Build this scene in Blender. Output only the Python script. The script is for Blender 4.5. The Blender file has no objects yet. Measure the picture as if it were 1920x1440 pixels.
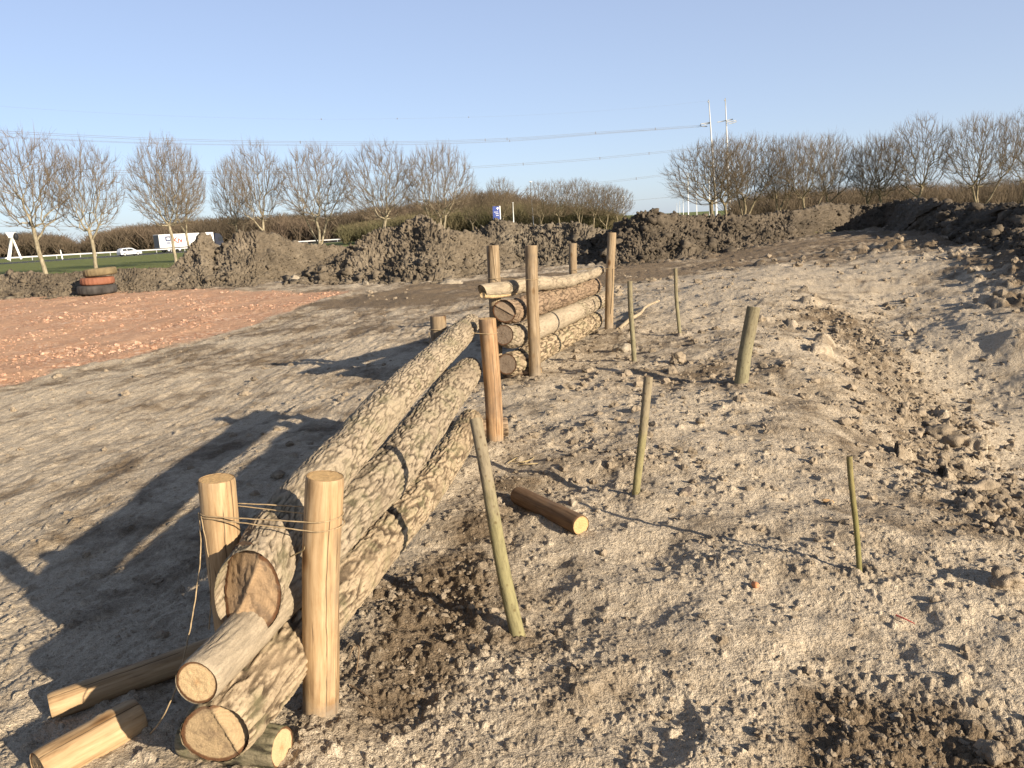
import bpy, math, random
import numpy as np
from mathutils import Vector, Matrix

random.seed(7); RNG = np.random.default_rng(7)
SC = bpy.context.scene
COL = SC.collection

# ------------------------------------------------------------------ camera
F_PX = 1500.0; PITCH = math.radians(11.5); ROLL = math.radians(3.0); CAM_H = 1.65
def ray(u, v):
    """direction of the photograph's pixel (u, v), 1920x1440 frame"""
    dx = (u-960)/F_PX; dy = (720-v)/F_PX
    c, s = math.cos(ROLL), math.sin(ROLL)
    x = dx*c+dy*s; y = -dx*s+dy*c
    return np.array([x, math.cos(PITCH)+y*math.sin(PITCH), -math.sin(PITCH)+y*math.cos(PITCH)])
CAMP = np.array([0, 0, CAM_H])
def project(p):
    e = ray(960, 720); r_ = (ray(961, 720)-e)*F_PX; d_ = (e-ray(960, 721))*F_PX; q = np.asarray(p)-CAMP
    w = q@e/(e@e); return 960+F_PX*(q@r_)/(r_@r_)/w, 720-F_PX*(q@d_)/(d_@d_)/w
def at(u, v, Y):
    d = ray(u, v); return d*(Y/d[1])+CAMP
def on_z(u, v, z=0.0):
    d = ray(u, v); return d*((z-CAM_H)/d[2])+CAMP
cam_d = bpy.data.cameras.new('camera'); cam = bpy.data.objects.new('camera', cam_d); COL.objects.link(cam)
cam_d.sensor_width = 36.0; cam_d.lens = 36.0*F_PX/1920.0; cam_d.clip_start = 0.05; cam_d.clip_end = 9000
_r = Vector(ray(961, 720)-ray(960, 720)).normalized(); _u = Vector(ray(960, 719)-ray(960, 720)).normalized(); _f = Vector(ray(960, 720)).normalized()
M = Matrix((_r, _u, -_f)).transposed().to_4x4(); M.translation = Vector(CAMP); cam.matrix_world = M
SC.camera = cam

# ------------------------------------------------------------------ light
SUN_EL = math.radians(19.0); SHADOW_AZ = math.radians(136.5)
world = bpy.data.worlds.new('World'); SC.world = world; world.use_nodes = True
wn = world.node_tree; bg = wn.nodes['Background']
sky = wn.nodes.new('ShaderNodeTexSky'); sky.sky_type = 'NISHITA'; sky.sun_disc = False
sky.sun_elevation = SUN_EL; sky.sun_rotation = math.radians(135); sky.altitude = 0
sky.air_density = 0.7; sky.dust_density = 0.8; sky.ozone_density = 3.0
mx = wn.nodes.new('ShaderNodeMix'); mx.data_type = 'RGBA'; mx.inputs[0].default_value = 0.62; mx.inputs[7].default_value = (2.2, 2.56, 3.5, 1)   # pale tint mixed into the sky to even it out
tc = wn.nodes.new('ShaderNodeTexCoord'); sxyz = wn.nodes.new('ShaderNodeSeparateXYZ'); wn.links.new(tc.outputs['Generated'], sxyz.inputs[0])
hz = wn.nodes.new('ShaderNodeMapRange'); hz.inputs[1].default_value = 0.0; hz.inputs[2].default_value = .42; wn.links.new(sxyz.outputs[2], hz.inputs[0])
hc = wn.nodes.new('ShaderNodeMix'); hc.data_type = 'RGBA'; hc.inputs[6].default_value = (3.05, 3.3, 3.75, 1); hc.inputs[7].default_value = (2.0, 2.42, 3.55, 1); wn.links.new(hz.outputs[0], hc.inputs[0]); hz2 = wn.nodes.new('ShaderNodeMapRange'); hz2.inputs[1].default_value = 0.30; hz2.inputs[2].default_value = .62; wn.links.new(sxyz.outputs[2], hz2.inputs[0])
hd = wn.nodes.new('ShaderNodeMix'); hd.data_type = 'RGBA'; hd.inputs[7].default_value = (0.95, 1.05, 1.3, 1); wn.links.new(hz2.outputs[0], hd.inputs[0]); wn.links.new(hc.outputs[2], hd.inputs[6]); wn.links.new(hd.outputs[2], mx.inputs[7])  # dim neutral zenith added above the view to cut blue fill and deepen shadows
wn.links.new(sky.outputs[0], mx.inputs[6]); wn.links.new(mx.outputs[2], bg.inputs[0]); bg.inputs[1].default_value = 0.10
sun_d = bpy.data.lights.new('sun', 'SUN'); sun_d.energy = 5.0; sun_d.angle = math.radians(0.53); sun_d.color = (1.0, 0.865, 0.68)
sun = bpy.data.objects.new('sun', sun_d); COL.objects.link(sun)
_ld = Vector((math.cos(SHADOW_AZ)*math.cos(SUN_EL), math.sin(SHADOW_AZ)*math.cos(SUN_EL), -math.sin(SUN_EL)))
sun.rotation_euler = _ld.to_track_quat('-Z', 'Y').to_euler(); sun.location = (20, -20, 20)
SC.view_settings.view_transform = 'Standard'; SC.view_settings.look = 'None'; SC.view_settings.gamma = 1
SC.view_settings.exposure = 1.10

# ------------------------------------------------------------------ noise
def _h(ix, iy, iz, seed):
    h = (ix.astype(np.uint32)*np.uint32(0x8da6b343)) ^ (iy.astype(np.uint32)*np.uint32(0xd8163841)) ^ (iz.astype(np.uint32)*np.uint32(0xcb1ab31f)) ^ np.uint32((seed*0x9E3779B1) & 0xffffffff)
    h ^= h >> np.uint32(15); h *= np.uint32(0x2c1b3c6d); h ^= h >> np.uint32(12); h *= np.uint32(0x297a2d39); h ^= h >> np.uint32(15)
    return h
_Z = np.zeros(1, np.int32)
_ga = np.arange(256)*(2*np.pi/256); _GX = np.cos(_ga).astype(np.float32); _GY = np.sin(_ga).astype(np.float32)
def noise2(x, y, seed=0):
    ix = np.floor(x).astype(np.int32); iy = np.floor(y).astype(np.int32)
    fx = (x-ix).astype(np.float32); fy = (y-iy).astype(np.float32)
    u = fx*fx*fx*(fx*(fx*6-15)+10); v = fy*fy*fy*(fy*(fy*6-15)+10)
    def g(a, b):
        k = _h(ix+a, iy+b, _Z, seed) & np.uint32(255)
        return _GX[k]*(fx-a)+_GY[k]*(fy-b)
    a = g(0, 0); b = g(1, 0); c = g(0, 1); d = g(1, 1)
    return ((a+(b-a)*u)*(1-v)+(c+(d-c)*u)*v)*1.5
_gr = np.random.default_rng(1).normal(size=(256, 3)); _gr /= np.linalg.norm(_gr, axis=1)[:, None]; _gr = _gr.astype(np.float32)
def noise3(x, y, z, seed=0):
    ix = np.floor(x).astype(np.int32); iy = np.floor(y).astype(np.int32); iz = np.floor(z).astype(np.int32)
    fx = (x-ix).astype(np.float32); fy = (y-iy).astype(np.float32); fz = (z-iz).astype(np.float32)
    w = lambda t: t*t*t*(t*(t*6-15)+10)
    u, v, q = w(fx), w(fy), w(fz); out = 0
    for a in (0, 1):
        for b in (0, 1):
            for c in (0, 1):
                k = _h(ix+a, iy+b, iz+c, seed) & np.uint32(255)
                g = _gr[k, 0]*(fx-a)+_gr[k, 1]*(fy-b)+_gr[k, 2]*(fz-c)
                out = out+g*(u if a else 1-u)*(v if b else 1-v)*(q if c else 1-q)
    return out*1.5
def fbm2(x, y, o=4, seed=0, gain=0.5):
    s = 0; a = 1.0
    for k in range(o):
        s = s+a*noise2(x, y, seed+k); x, y = x*1.73+y*1.0+3.1, y*1.73-x*1.0+1.7; a *= gain
    return s
def fbm3(x, y, z, o=4, seed=0, gain=0.5):
    s = 0; a = 1.0
    for k in range(o):
        s = s+a*noise3(x, y, z, seed+k); x, y, z = x*2.03+5.2, y*2.03+1.3, z*2.03+7.7; a *= gain
    return s
def clods2(x, y, cell, density, seed):
    """lumps of soil: height of a field of half-sunk stones, density may be an array"""
    x = x/cell; y = y/cell
    ix = np.floor(x).astype(np.int32); iy = np.floor(y).astype(np.int32); out = np.zeros(np.shape(x), np.float32)
    for a in (-1, 0, 1):
        for b in (-1, 0, 1):
            h = _h(ix+a, iy+b, _Z, seed)
            r1 = (h & np.uint32(1023)).astype(np.float32)/1023; r2 = ((h >> np.uint32(10)) & np.uint32(1023)).astype(np.float32)/1023; r3 = ((h >> np.uint32(20)) & np.uint32(1023)).astype(np.float32)/1023
            h2 = _h(ix+a, iy+b, _Z+1, seed+77); r4 = (h2 & np.uint32(1023)).astype(np.float32)/1023; th = ((h2 >> np.uint32(10)) & np.uint32(1023)).astype(np.float32)*(math.pi/1023)
            dx = x-(ix+a+0.15+0.7*r1); dy = y-(iy+b+0.15+0.7*r2)
            c, s = np.cos(th), np.sin(th); ex = (dx*c+dy*s)*0.8; ey = (-dx*s+dy*c)*1.25
            R = 0.22+0.42*r3*r3
            q = 1-(ex*ex+ey*ey)/(R*R)
            hh = np.where((q > 0) & (r4 < density), np.sqrt(np.maximum(q, 0))*R*0.85, 0)
            out = np.maximum(out, hh)
    return out*cell
def sstep(a, b, x):
    t = np.clip((x-a)/(b-a), 0, 1); return t*t*(3-2*t)

# ------------------------------------------------------------------ mesh helpers
def link(name, me, mat=None, parent=None):
    o = bpy.data.objects.new(name, me); COL.objects.link(o)
    for m in (mat if isinstance(mat, (list, tuple)) else [mat] if mat else []): me.materials.append(m)
    if parent: o.parent = parent
    return o
def mesh_np(name, V, F, smooth=True, attrs=None):
    V = np.ascontiguousarray(V, np.float32); F = np.ascontiguousarray(F, np.int32); k = F.shape[1]
    me = bpy.data.meshes.new(name); me.vertices.add(len(V)); me.vertices.foreach_set('co', V.ravel())
    me.loops.add(F.size); me.loops.foreach_set('vertex_index', F.ravel())
    me.polygons.add(len(F)); me.polygons.foreach_set('loop_start', np.arange(len(F), dtype=np.int32)*k)
    me.polygons.foreach_set('use_smooth', np.full(len(F), smooth))
    for n, (t, a) in (attrs or {}).items():
        at_ = me.attributes.new(n, t, 'POINT')
        at_.data.foreach_set('color' if t == 'FLOAT_COLOR' else 'vector' if t == 'FLOAT_VECTOR' else 'value', np.ascontiguousarray(a, np.float32).ravel())
    me.update(calc_edges=True); me.validate(); return me
def grid_faces(n, m, wrap=False):
    i = np.arange(n-1)[:, None]; j = np.arange(m if wrap else m-1)[None, :]; j2 = (j+1) % m
    a = i*m+j; b = i*m+j2; c = (i+1)*m+j2; d = (i+1)*m+j
    return np.stack(np.broadcast_arrays(a, b, c, d), -1).reshape(-1, 4)
class MB:
    """collects triangles and quads into one mesh"""
    def __init__(s): s.v = []; s.f3 = []; s.f4 = []; s.n = 0
    def add(s, V, F):
        F = np.asarray(F); (s.f3 if F.shape[1] == 3 else s.f4).append(F+s.n); s.v.append(np.asarray(V, float)); s.n += len(V); return s
    def box(s, c, size, rot=None):
        V = np.array([[x, y, z] for x in (-.5, .5) for y in (-.5, .5) for z in (-.5, .5)])*np.array(size)
        if rot is not None: V = V @ np.array(rot).T
        return s.add(V+np.array(c), [[0, 1, 3, 2], [4, 6, 7, 5], [0, 4, 5, 1], [2, 3, 7, 6], [0, 2, 6, 4], [1, 5, 7, 3]])
    def tubes(s, P, R, k=3):
        """P (m,n,3) centre lines, R (m,n) radii"""
        P = np.asarray(P, float); R = np.asarray(R, float); m, n, _ = P.shape
        T = np.gradient(P, axis=1); T /= np.linalg.norm(T, axis=2, keepdims=True)+1e-9
        ref = np.where(np.abs(T[:, :1, 2:3]) > 0.9, np.array([1., 0, 0]), np.array([0, 0, 1.]))
        A = np.cross(T, ref); A /= np.linalg.norm(A, axis=2, keepdims=True)+1e-9; B = np.cross(T, A)
        th = np.arange(k)*2*np.pi/k
        V = P[:, :, None]+R[:, :, None, None]*(A[:, :, None]*np.cos(th)[None, None, :, None]+B[:, :, None]*np.sin(th)[None, None, :, None])
        g = grid_faces(n, k, True); F = (g[None]+(np.arange(m)*n*k)[:, None, None]).reshape(-1, 4)
        return s.add(V.reshape(-1, 3), F)
    def tube(s, P, r, k=8, cap=False):
        P = np.asarray(P, float); R = np.broadcast_to(np.asarray(r, float), (len(P),))
        base = s.n; s.tubes(P[None], R[None], k)
        if cap:
            for off, rev, p in ((base, False, P[0]), (base+(len(P)-1)*k, True, P[-1])):
                s.v.append(np.array([p])); idx = s.n; s.n += 1
                f = np.array([[idx, off+j, off+(j+1) % k] for j in range(k)]); s.f3.append(f[:, ::-1] if rev else f)
        return s
    def mesh(s, name, smooth=False):
        V = np.concatenate(s.v); me = bpy.data.meshes.new(name)
        f3 = np.concatenate(s.f3) if s.f3 else np.zeros((0, 3), int); f4 = np.concatenate(s.f4) if s.f4 else np.zeros((0, 4), int)
        me.vertices.add(len(V)); me.vertices.foreach_set('co', V.astype(np.float32).ravel())
        L = np.concatenate([f3.ravel(), f4.ravel()]).astype(np.int32); me.loops.add(len(L)); me.loops.foreach_set('vertex_index', L)
        st = np.concatenate([np.arange(len(f3))*3, len(f3)*3+np.arange(len(f4))*4]).astype(np.int32)
        me.polygons.add(len(st)); me.polygons.foreach_set('loop_start', st); me.polygons.foreach_set('use_smooth', np.full(len(st), smooth))
        me.update(calc_edges=True); me.validate(); return me
    def build(s, name, mat, parent=None, smooth=False): return link(name, s.mesh(name, smooth), mat, parent)
def tag(o, label=None, cat=None, group=None, kind=None):
    if label: o['label'] = label
    if cat: o['category'] = cat
    if group: o['group'] = group
    if kind: o['kind'] = kind
    return o
def empty(name, loc=(0, 0, 0), rz=0):
    o = bpy.data.objects.new(name, None); COL.objects.link(o); o.location = loc; o.rotation_euler = (0, 0, rz); o.empty_display_size = .1; return o
def spline(P, n):
    """smooth resampling of control points (Catmull-Rom)"""
    P = np.asarray(P, float); k = len(P)
    if k == 2: t = np.linspace(0, 1, n)[:, None]; return P[0]*(1-t)+P[1]*t
    Q = np.vstack([2*P[0]-P[1], P, 2*P[-1]-P[-2]])
    d = np.r_[0, np.cumsum(np.linalg.norm(np.diff(P[:, :3], axis=0), axis=1))]; tt = np.linspace(0, d[-1], n)
    i = np.clip(np.searchsorted(d, tt, 'right')-1, 0, k-2); t = ((tt-d[i])/(d[i+1]-d[i]))[:, None]
    a, b, c, e = Q[i], Q[i+1], Q[i+2], Q[i+3]
    return .5*(2*b+(c-a)*t+(2*a-5*b+4*c-e)*t*t+(3*b-a-3*c+e)*t**3)

# ------------------------------------------------------------------ materials
class NT:
    def __init__(s, name):
        s.m = bpy.data.materials.new(name); s.m.use_nodes = True; s.t = s.m.node_tree; s.b = s.t.nodes['Principled BSDF']
        s.b.inputs['Specular IOR Level'].default_value = 0.2
    def n(s, typ, **kw):
        x = s.t.nodes.new(typ)
        for k, v in kw.items(): setattr(x, k, v)
        return x
    def l(s, a, b): s.t.links.new(a, b)
    def coord(s, kind='Object', scale=(1, 1, 1)):
        c = s.n('ShaderNodeTexCoord'); mp = s.n('ShaderNodeMapping'); mp.inputs['Scale'].default_value = scale; s.l(c.outputs[kind], mp.inputs[0]); return mp.outputs[0]
    def attr(s, name, out='Vector'): a = s.n('ShaderNodeAttribute'); a.attribute_name = name; return a.outputs[out]
    def mapping(s, v, scale): mp = s.n('ShaderNodeMapping'); mp.inputs['Scale'].default_value = scale; s.l(v, mp.inputs[0]); return mp.outputs[0]
    def noise(s, v, scale, detail=6, rough=.6, dist=0):
        x = s.n('ShaderNodeTexNoise'); x.inputs['Scale'].default_value = scale; x.inputs['Detail'].default_value = detail; x.inputs['Roughness'].default_value = rough; x.inputs['Distortion'].default_value = dist; s.l(v, x.inputs['Vector']); return x.outputs['Fac']
    def voro(s, v, scale, feature='F1', out='Distance'):
        x = s.n('ShaderNodeTexVoronoi', feature=feature); x.inputs['Scale'].default_value = scale; s.l(v, x.inputs['Vector']); return x.outputs[out]
    def ramp(s, f, stops):
        r = s.n('ShaderNodeValToRGB'); e = r.color_ramp.elements
        while len(e) < len(stops): e.new(.5)
        for q, (p, c) in zip(e, stops): q.position = p; q.color = (*c, 1) if len(c) == 3 else c
        s.l(f, r.inputs[0]); return r.outputs[0]
    def mix(s, f, a, b, mode='MIX'):
        x = s.n('ShaderNodeMix', data_type='RGBA', blend_type=mode)
        for val, i in ((f, 0), (a, 6), (b, 7)):
            if isinstance(val, (int, float)): x.inputs[i].default_value = val
            elif isinstance(val, tuple): x.inputs[i].default_value = (*val, 1)
            else: s.l(val, x.inputs[i])
        return x.outputs[2]
    def math(s, op, a, b=0.0, clamp=False):
        x = s.n('ShaderNodeMath', operation=op, use_clamp=clamp)
        for val, i in ((a, 0), (b, 1)):
            if isinstance(val, (int, float)): x.inputs[i].default_value = val
            else: s.l(val, x.inputs[i])
        return x.outputs[0]
    def sep(s, c): x = s.n('ShaderNodeSeparateColor'); s.l(c, x.inputs[0]); return x.outputs
    def fin(s, col, rough=.85, bump=None, dist=.01, strength=1.0, metal=0):
        if isinstance(col, tuple): s.b.inputs['Base Color'].default_value = (*col, 1)
        else: s.l(col, s.b.inputs['Base Color'])
        s.b.inputs['Roughness'].default_value = rough; s.b.inputs['Metallic'].default_value = metal
        if bump is not None:
            b = s.n('ShaderNodeBump'); b.inputs['Distance'].default_value = dist; b.inputs['Strength'].default_value = strength; s.l(bump, b.inputs['Height']); s.l(b.outputs[0], s.b.inputs['Normal'])
        return s.m
def plain(name, c, rough=.7, metal=0, var=.12, scale=8):
    t = NT(name); v = t.coord(); n = t.noise(v, scale, 4)
    d = tuple(x*(1-2.2*var) for x in c); e = tuple(min(1, x*(1+var)) for x in c)
    return t.fin(t.ramp(n, [(.3, d), (.7, e)]), rough, metal=metal)

def mat_ground():
    t = NT('ground_soil'); v = t.coord(); z = t.attr('zone', 'Color'); S = t.sep(z)
    big = t.noise(v, .55, 5, .6); mid = t.noise(v, 3.2, 6, .65, .4); fine = t.noise(v, 38, 5, .7); grit = t.noise(v, 160, 3, .7)
    dry = t.ramp(fine, [(.3, (.34, .275, .195)), (.5, (.51, .425, .312)), (.72, (.63, .54, .41))])
    damp = t.ramp(fine, [(.3, (.11, .081, .051)), (.6, (.205, .153, .099)), (.8, (.31, .24, .16))])
    m = t.math('ADD', t.math('MULTIPLY', big, .55), t.math('MULTIPLY', mid, .5))
    mm = t.math('MULTIPLY_ADD', t.math('SUBTRACT', m, .555), 6.5); mm.node.inputs[2].default_value = .25
    dm = t.math('ADD', mm, t.math('MULTIPLY', t.math('SUBTRACT', S[1], .25), 2.2), True)
    c = t.mix(dm, dry, damp)
    mg = t.noise(v, 19, 4, .75); c = t.mix(t.ramp(mg, [(.56, (0, 0, 0)), (.66, (.75, .75, .75))]), c, damp)
    sp = t.ramp(grit, [(.30, (.34, .32, .30)), (.47, (.9, .9, .9)), (.6, (1.05, 1.04, 1.03)), (.75, (1.25, 1.23, 1.2))]); c = t.mix(.85, c, sp, 'MULTIPLY')
    # crushed brick surface
    vc = t.voro(v, 16, out='Color'); vs = t.sep(vc)[0]
    rd = t.ramp(t.math('ADD', t.math('MULTIPLY', mid, .55), t.math('MULTIPLY', t.noise(v, 1.0, 3), .5)), [(.35, (.39, .225, .135)), (.55, (.48, .295, .185)), (.7, (.56, .37, .245))])
    rs = t.ramp(vs, [(.0, (.36, .185, .105)), (.5, (.48, .27, .16)), (.9, (.60, .41, .28)), (1, (.64, .48, .36))])
    rfac = t.ramp(t.noise(v, .8, 4, .6), [(.42, (0, 0, 0)), (.6, (1, 1, 1))])
    red = t.mix(rfac, rd, rs); red = t.mix(.5, red, sp, 'MULTIPLY')
    c = t.mix(t.math('MULTIPLY', S[0], 1.0, True), c, red)
    # grass verge
    gn = t.noise(v, .35, 6, .7); gf = t.noise(v, 2.5, 5, .75)
    gr = t.mix(.5, t.ramp(gn, [(.35, (.10, .125, .03)), (.55, (.155, .17, .045)), (.7, (.22, .205, .07))]), t.ramp(gf, [(.35, (.07, .095, .024)), (.65, (.18, .19, .06))]))
    c = t.mix(S[2], c, gr)
    b = t.math('ADD', t.math('ADD', t.math('MULTIPLY', grit, .5), fine), t.math('MULTIPLY', mg, 1.2))
    return t.fin(c, .95, b, .016, 1.0)
def mat_heap(name, lo, mi, hi):
    t = NT(name); v = t.coord(); a = t.noise(v, .7, 5, .6); f = t.noise(v, 7, 6, .7); g = t.noise(v, 40, 3, .7)
    c = t.mix(.55, t.ramp(a, [(.35, lo), (.5, mi), (.68, hi)]), t.ramp(f, [(.3, lo), (.5, mi), (.7, hi)]))
    return t.fin(c, .95, t.math('ADD', f, t.math('MULTIPLY', g, .3)), .05, .8)
def mat_bark(name, plate, mid, furrow, moss=0.0, smoothc=None):
    """bark: coordinates run round and along the log (attribute axis_co), relief in bark_h"""
    t = NT(name); v = t.attr('axis_co'); h = t.attr('bark_h', 'Fac')
    f = t.noise(t.mapping(v, (1, 1, .35)), 55, 6, .7, .5); g = t.noise(t.mapping(v, (1, 1, .6)), 220, 3, .7)
    q = t.math('ADD', h, t.math('MULTIPLY', t.math('SUBTRACT', f, .5), 2.2))
    c = t.ramp(q, [(.0, furrow), (.36, mid), (.72, plate), (1.0, tuple(min(1, x*1.14) for x in plate))])
    lg = t.noise(t.mapping(v, (1, 1, .5)), 5, 4, .6)
    c = t.mix(t.ramp(lg, [(.5, (0, 0, 0)), (.66, (.75, .75, .75))]), c, mid)
    if moss: c = t.mix(t.math('MULTIPLY', t.ramp(t.noise(v, 7, 5, .7), [(.5, (0, 0, 0)), (.62, (1, 1, 1))]), moss), c, (.17, .165, .085))
    if smoothc:
        sm = t.attr('smooth_w', 'Fac'); c2 = t.ramp(t.noise(t.mapping(v, (1, 1, .2)), 40, 5, .7), [(.3, tuple(x*.62 for x in smoothc)), (.5, smoothc), (.75, tuple(min(1, x*1.2) for x in smoothc))]); c = t.mix(sm, c, c2)
    c = t.mix(.5, c, t.ramp(g, [(.3, (.6, .58, .56)), (.6, (1, 1, 1))]), 'MULTIPLY')
    return t.fin(c, .9, t.math('ADD', f, t.math('MULTIPLY', g, .4)), .006, .9)
def mat_pole(name, lo, mi, hi, crack=1.0, a0=-1.2, ismud=.85):
    """peeled softwood pole: grain along the axis, knots and long drying cracks"""
    t = NT(name); v = t.attr('axis_co')
    g = t.noise(t.mapping(v, (1, 1, .06)), 70, 5, .55, .4); w = t.noise(t.mapping(v, (1, 1, .22)), 12, 5, .7, .8)
    c = t.ramp(t.math('ADD', t.math('MULTIPLY', g, .5), t.math('MULTIPLY', w, .5)), [(.36, lo), (.49, mi), (.62, hi)])
    k = t.voro(t.mapping(v, (1, 1, .55)), 7.5); kc = t.ramp(k, [(.0, (.16, .09, .045)), (.10, (.32, .2, .11)), (.17, (.72, .62, .5)), (.24, (1, 1, 1))]); c = t.mix(.85, c, kc, 'MULTIPLY')
    cr = t.noise(t.mapping(v, (1, 1, .035)), 7.5, 1, .4, .3); cd = t.math('ABSOLUTE', t.math('SUBTRACT', cr, .5))
    cc = t.ramp(cd, [(.0015, (.16, .10, .06)), (.006, (1, 1, 1))]); c = t.mix(crack*.75, c, cc, 'MULTIPLY')
    st = t.noise(t.mapping(v, (1, 1, .4)), 4.2, 5, .65); c = t.mix(t.ramp(st, [(.5, (0, 0, 0)), (.66, (.75, .75, .75))]), c, tuple(.35*x+.04 for x in mi))
    sx = t.n('ShaderNodeSeparateXYZ'); t.l(v, sx.inputs[0]); an = t.math('ARCTAN2', sx.outputs[1], sx.outputs[0]); zn = t.noise(t.mapping(v, (.2, .2, 1)), 5, 3, .6)
    for off, lo_ in ((a0, .40), (a0+.62, .5), (a0-.75, .53), (a0+2.4, .45)):
        dl = t.math('ABSOLUTE', t.math('ADD', t.math('SUBTRACT', an, off), t.math('MULTIPLY', t.math('SUBTRACT', zn, .5), .30)))
        ln_ = t.math('MULTIPLY', t.ramp(dl, [(.012, (1, 1, 1)), (.045, (0, 0, 0))]), t.ramp(t.noise(t.mapping(v, (.3, .3, 1)), 2.6+off*.3, 2), [(lo_, (0, 0, 0)), (lo_+.05, (1, 1, 1))])); c = t.mix(t.math('MULTIPLY', ln_, .85), c, (.055, .035, .02))
    al = t.attr('along', 'Fac'); mud = t.ramp(t.math('ADD', al, t.math('MULTIPLY', t.math('SUBTRACT', t.noise(v, 14, 5, .7), .5), .22)), [(.03, (1, 1, 1)), (.10, (0, 0, 0))]); c = t.mix(t.math('MULTIPLY', mud, ismud), c, (.22, .175, .125))
    b = t.math('ADD', t.math('MULTIPLY', g, .5), t.ramp(cd, [(.004, (0, 0, 0)), (.014, (1, 1, 1))]))
    return t.fin(c, .75, b, .004, .8)
def mat_cut(name, heart, sap, rim=(.10, .045, .02), dirt=0.0):
    """sawn end grain: rings by distance from the pith (attribute cap_co, radius 1 at the rim)"""
    t = NT(name); v = t.attr('cap_co'); ln = t.n('ShaderNodeVectorMath', operation='LENGTH'); t.l(v, ln.inputs[0]); r = ln.outputs['Value']
    n = t.noise(v, 2.2, 4, .6); rr = t.math('ADD', r, t.math('MULTIPLY', t.math('SUBTRACT', n, .5), .12))
    rings = t.math('SINE', t.math('MULTIPLY', rr, 70)); base = t.ramp(rr, [(.0, heart), (.25, tuple(x*.92 for x in sap)), (.45, sap), (.86, sap), (.91, rim), (1, rim)])
    c = t.mix(t.math('MULTIPLY', t.math('ADD', rings, 1), .09), base, tuple(x*.45 for x in sap))
    saw = t.noise(t.mapping(v, (1.5, 26, 1)), 3, 4, .7); c = t.mix(.35, c, t.ramp(saw, [(.3, (.6, .55, .5)), (.6, (1, 1, 1))]), 'MULTIPLY')
    if dirt: c = t.mix(t.math('MULTIPLY', t.ramp(t.noise(v, 1.6, 5, .7), [(.5, (0, 0, 0)), (.6, (1, 1, 1))]), dirt), c, (.13, .09, .06))
    return t.fin(c, .85, t.math('ADD', saw, t.noise(v, 14, 4)), .004, .7)
M_CUT_S = mat_cut('sawn_end_split', (.20, .135, .08), (.33, .225, .13), dirt=.75)
MG = mat_ground()
MH_GREY = mat_heap('heap_soil_grey', (.055, .044, .031), (.122, .098, .069), (.215, .178, .131))
MH_DARK = mat_heap('heap_soil_dark', (0.038, 0.031, 0.022), (0.085, 0.068, 0.049), (0.170, 0.139, 0.102))
M_CLOD = mat_heap('clod_soil', (.13, .102, .070), (.24, .192, .136), (.37, .302, .22))
M_STONE = mat_heap('stone_pale', (.18, .15, .11), (.28, .237, .178), (.39, .338, .262))
M_BRICK = mat_heap('brick_rubble', (.32, .17, .105), (.45, .27, .18), (.56, .40, .30))
M_BARK = mat_bark('bark_cream', (0.322, 0.260, 0.183), (0.223, 0.177, 0.121), (0.084, 0.064, 0.043), .3, (.33, .27, .185))
M_BARK_S = mat_bark('bark_grey_smooth', (0.310, 0.251, 0.177), (0.205, 0.162, 0.112), (0.077, 0.060, 0.042), .3, (.335, .275, .195))
M_BARK_R = mat_bark('bark_rough_tan', (0.347, 0.270, 0.177), (0.180, 0.133, 0.084), (0.071, 0.050, 0.031), .4, (.36, .27, .17))
M_BARK_B = mat_bark('bark_brown', (0.247, 0.176, 0.116), (0.165, 0.116, 0.075), (0.068, 0.045, 0.030), .1)
M_BARK_G = mat_bark('bark_mossy', (0.195, 0.165, 0.105), (0.128, 0.112, 0.068), (0.045, 0.038, 0.026), .7)
M_POLE = mat_pole('peeled_pole_honey', (.19, .118, .058), (.33, .222, .118), (.43, .305, .175), a0=-1.05)
M_POLE_O = mat_pole('peeled_pole_orange', (.165, .096, .05), (.28, .172, .09), (.37, .245, .138), a0=-1.3)
M_POLE_G = mat_pole('peeled_pole_grey', (0.161, 0.112, 0.065), (0.236, 0.171, 0.102), (0.310, 0.239, 0.155))
M_POLE_L = mat_pole('peeled_pole_lying', (.19, .118, .058), (.33, .222, .118), (.43, .305, .175), a0=.4, ismud=0.0)
M_POLE_D = mat_pole('peeled_pole_dark', (0.091, 0.052, 0.028), (0.154, 0.095, 0.052), (0.217, 0.140, 0.081), .6, ismud=0.0)
M_CUT = mat_cut('sawn_end_pale', (0.370, 0.229, 0.111), (0.533, 0.385, 0.215))
M_CUT_P = mat_cut('sawn_end_post', (0.484, 0.320, 0.148), (0.530, 0.351, 0.164), (0.390, 0.250, 0.117))
M_CUT_D = mat_cut('sawn_end_dirty', (0.238, 0.168, 0.101), (0.350, 0.256, 0.147), dirt=.5)
M_CUT_G = mat_cut('sawn_end_grey', (.15, .11, .075), (.20, .15, .105), dirt=.6)
def mat_stake(name, up, low):
    t = NT(name); v = t.attr('axis_co'); g = t.noise(t.mapping(v, (1, 1, .25)), 60, 5, .7); w = t.noise(t.mapping(v, (1, 1, .6)), 22, 4, .65)
    hgt = t.attr('along', 'Fac'); f = t.ramp(t.math('ADD', hgt, t.math('MULTIPLY', t.math('SUBTRACT', w, .5), .5)), [(.45, (0, 0, 0)), (.72, (1, 1, 1))])
    c = t.mix(f, low, up); c = t.mix(.75, c, t.ramp(g, [(.3, (.45, .43, .38)), (.5, (1, 1, 1)), (.7, (1.3, 1.3, 1.2))]), 'MULTIPLY')
    sp = t.voro(v, 26); c = t.mix(.6, c, t.ramp(sp, [(.1, (.35, .25, .15)), (.22, (1, 1, 1))]), 'MULTIPLY')
    return t.fin(c, .85, g, .003, .8)
M_STAKE = mat_stake('stake_bark_green', (.20, .165, .11), (.20, .175, .088))
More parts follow.
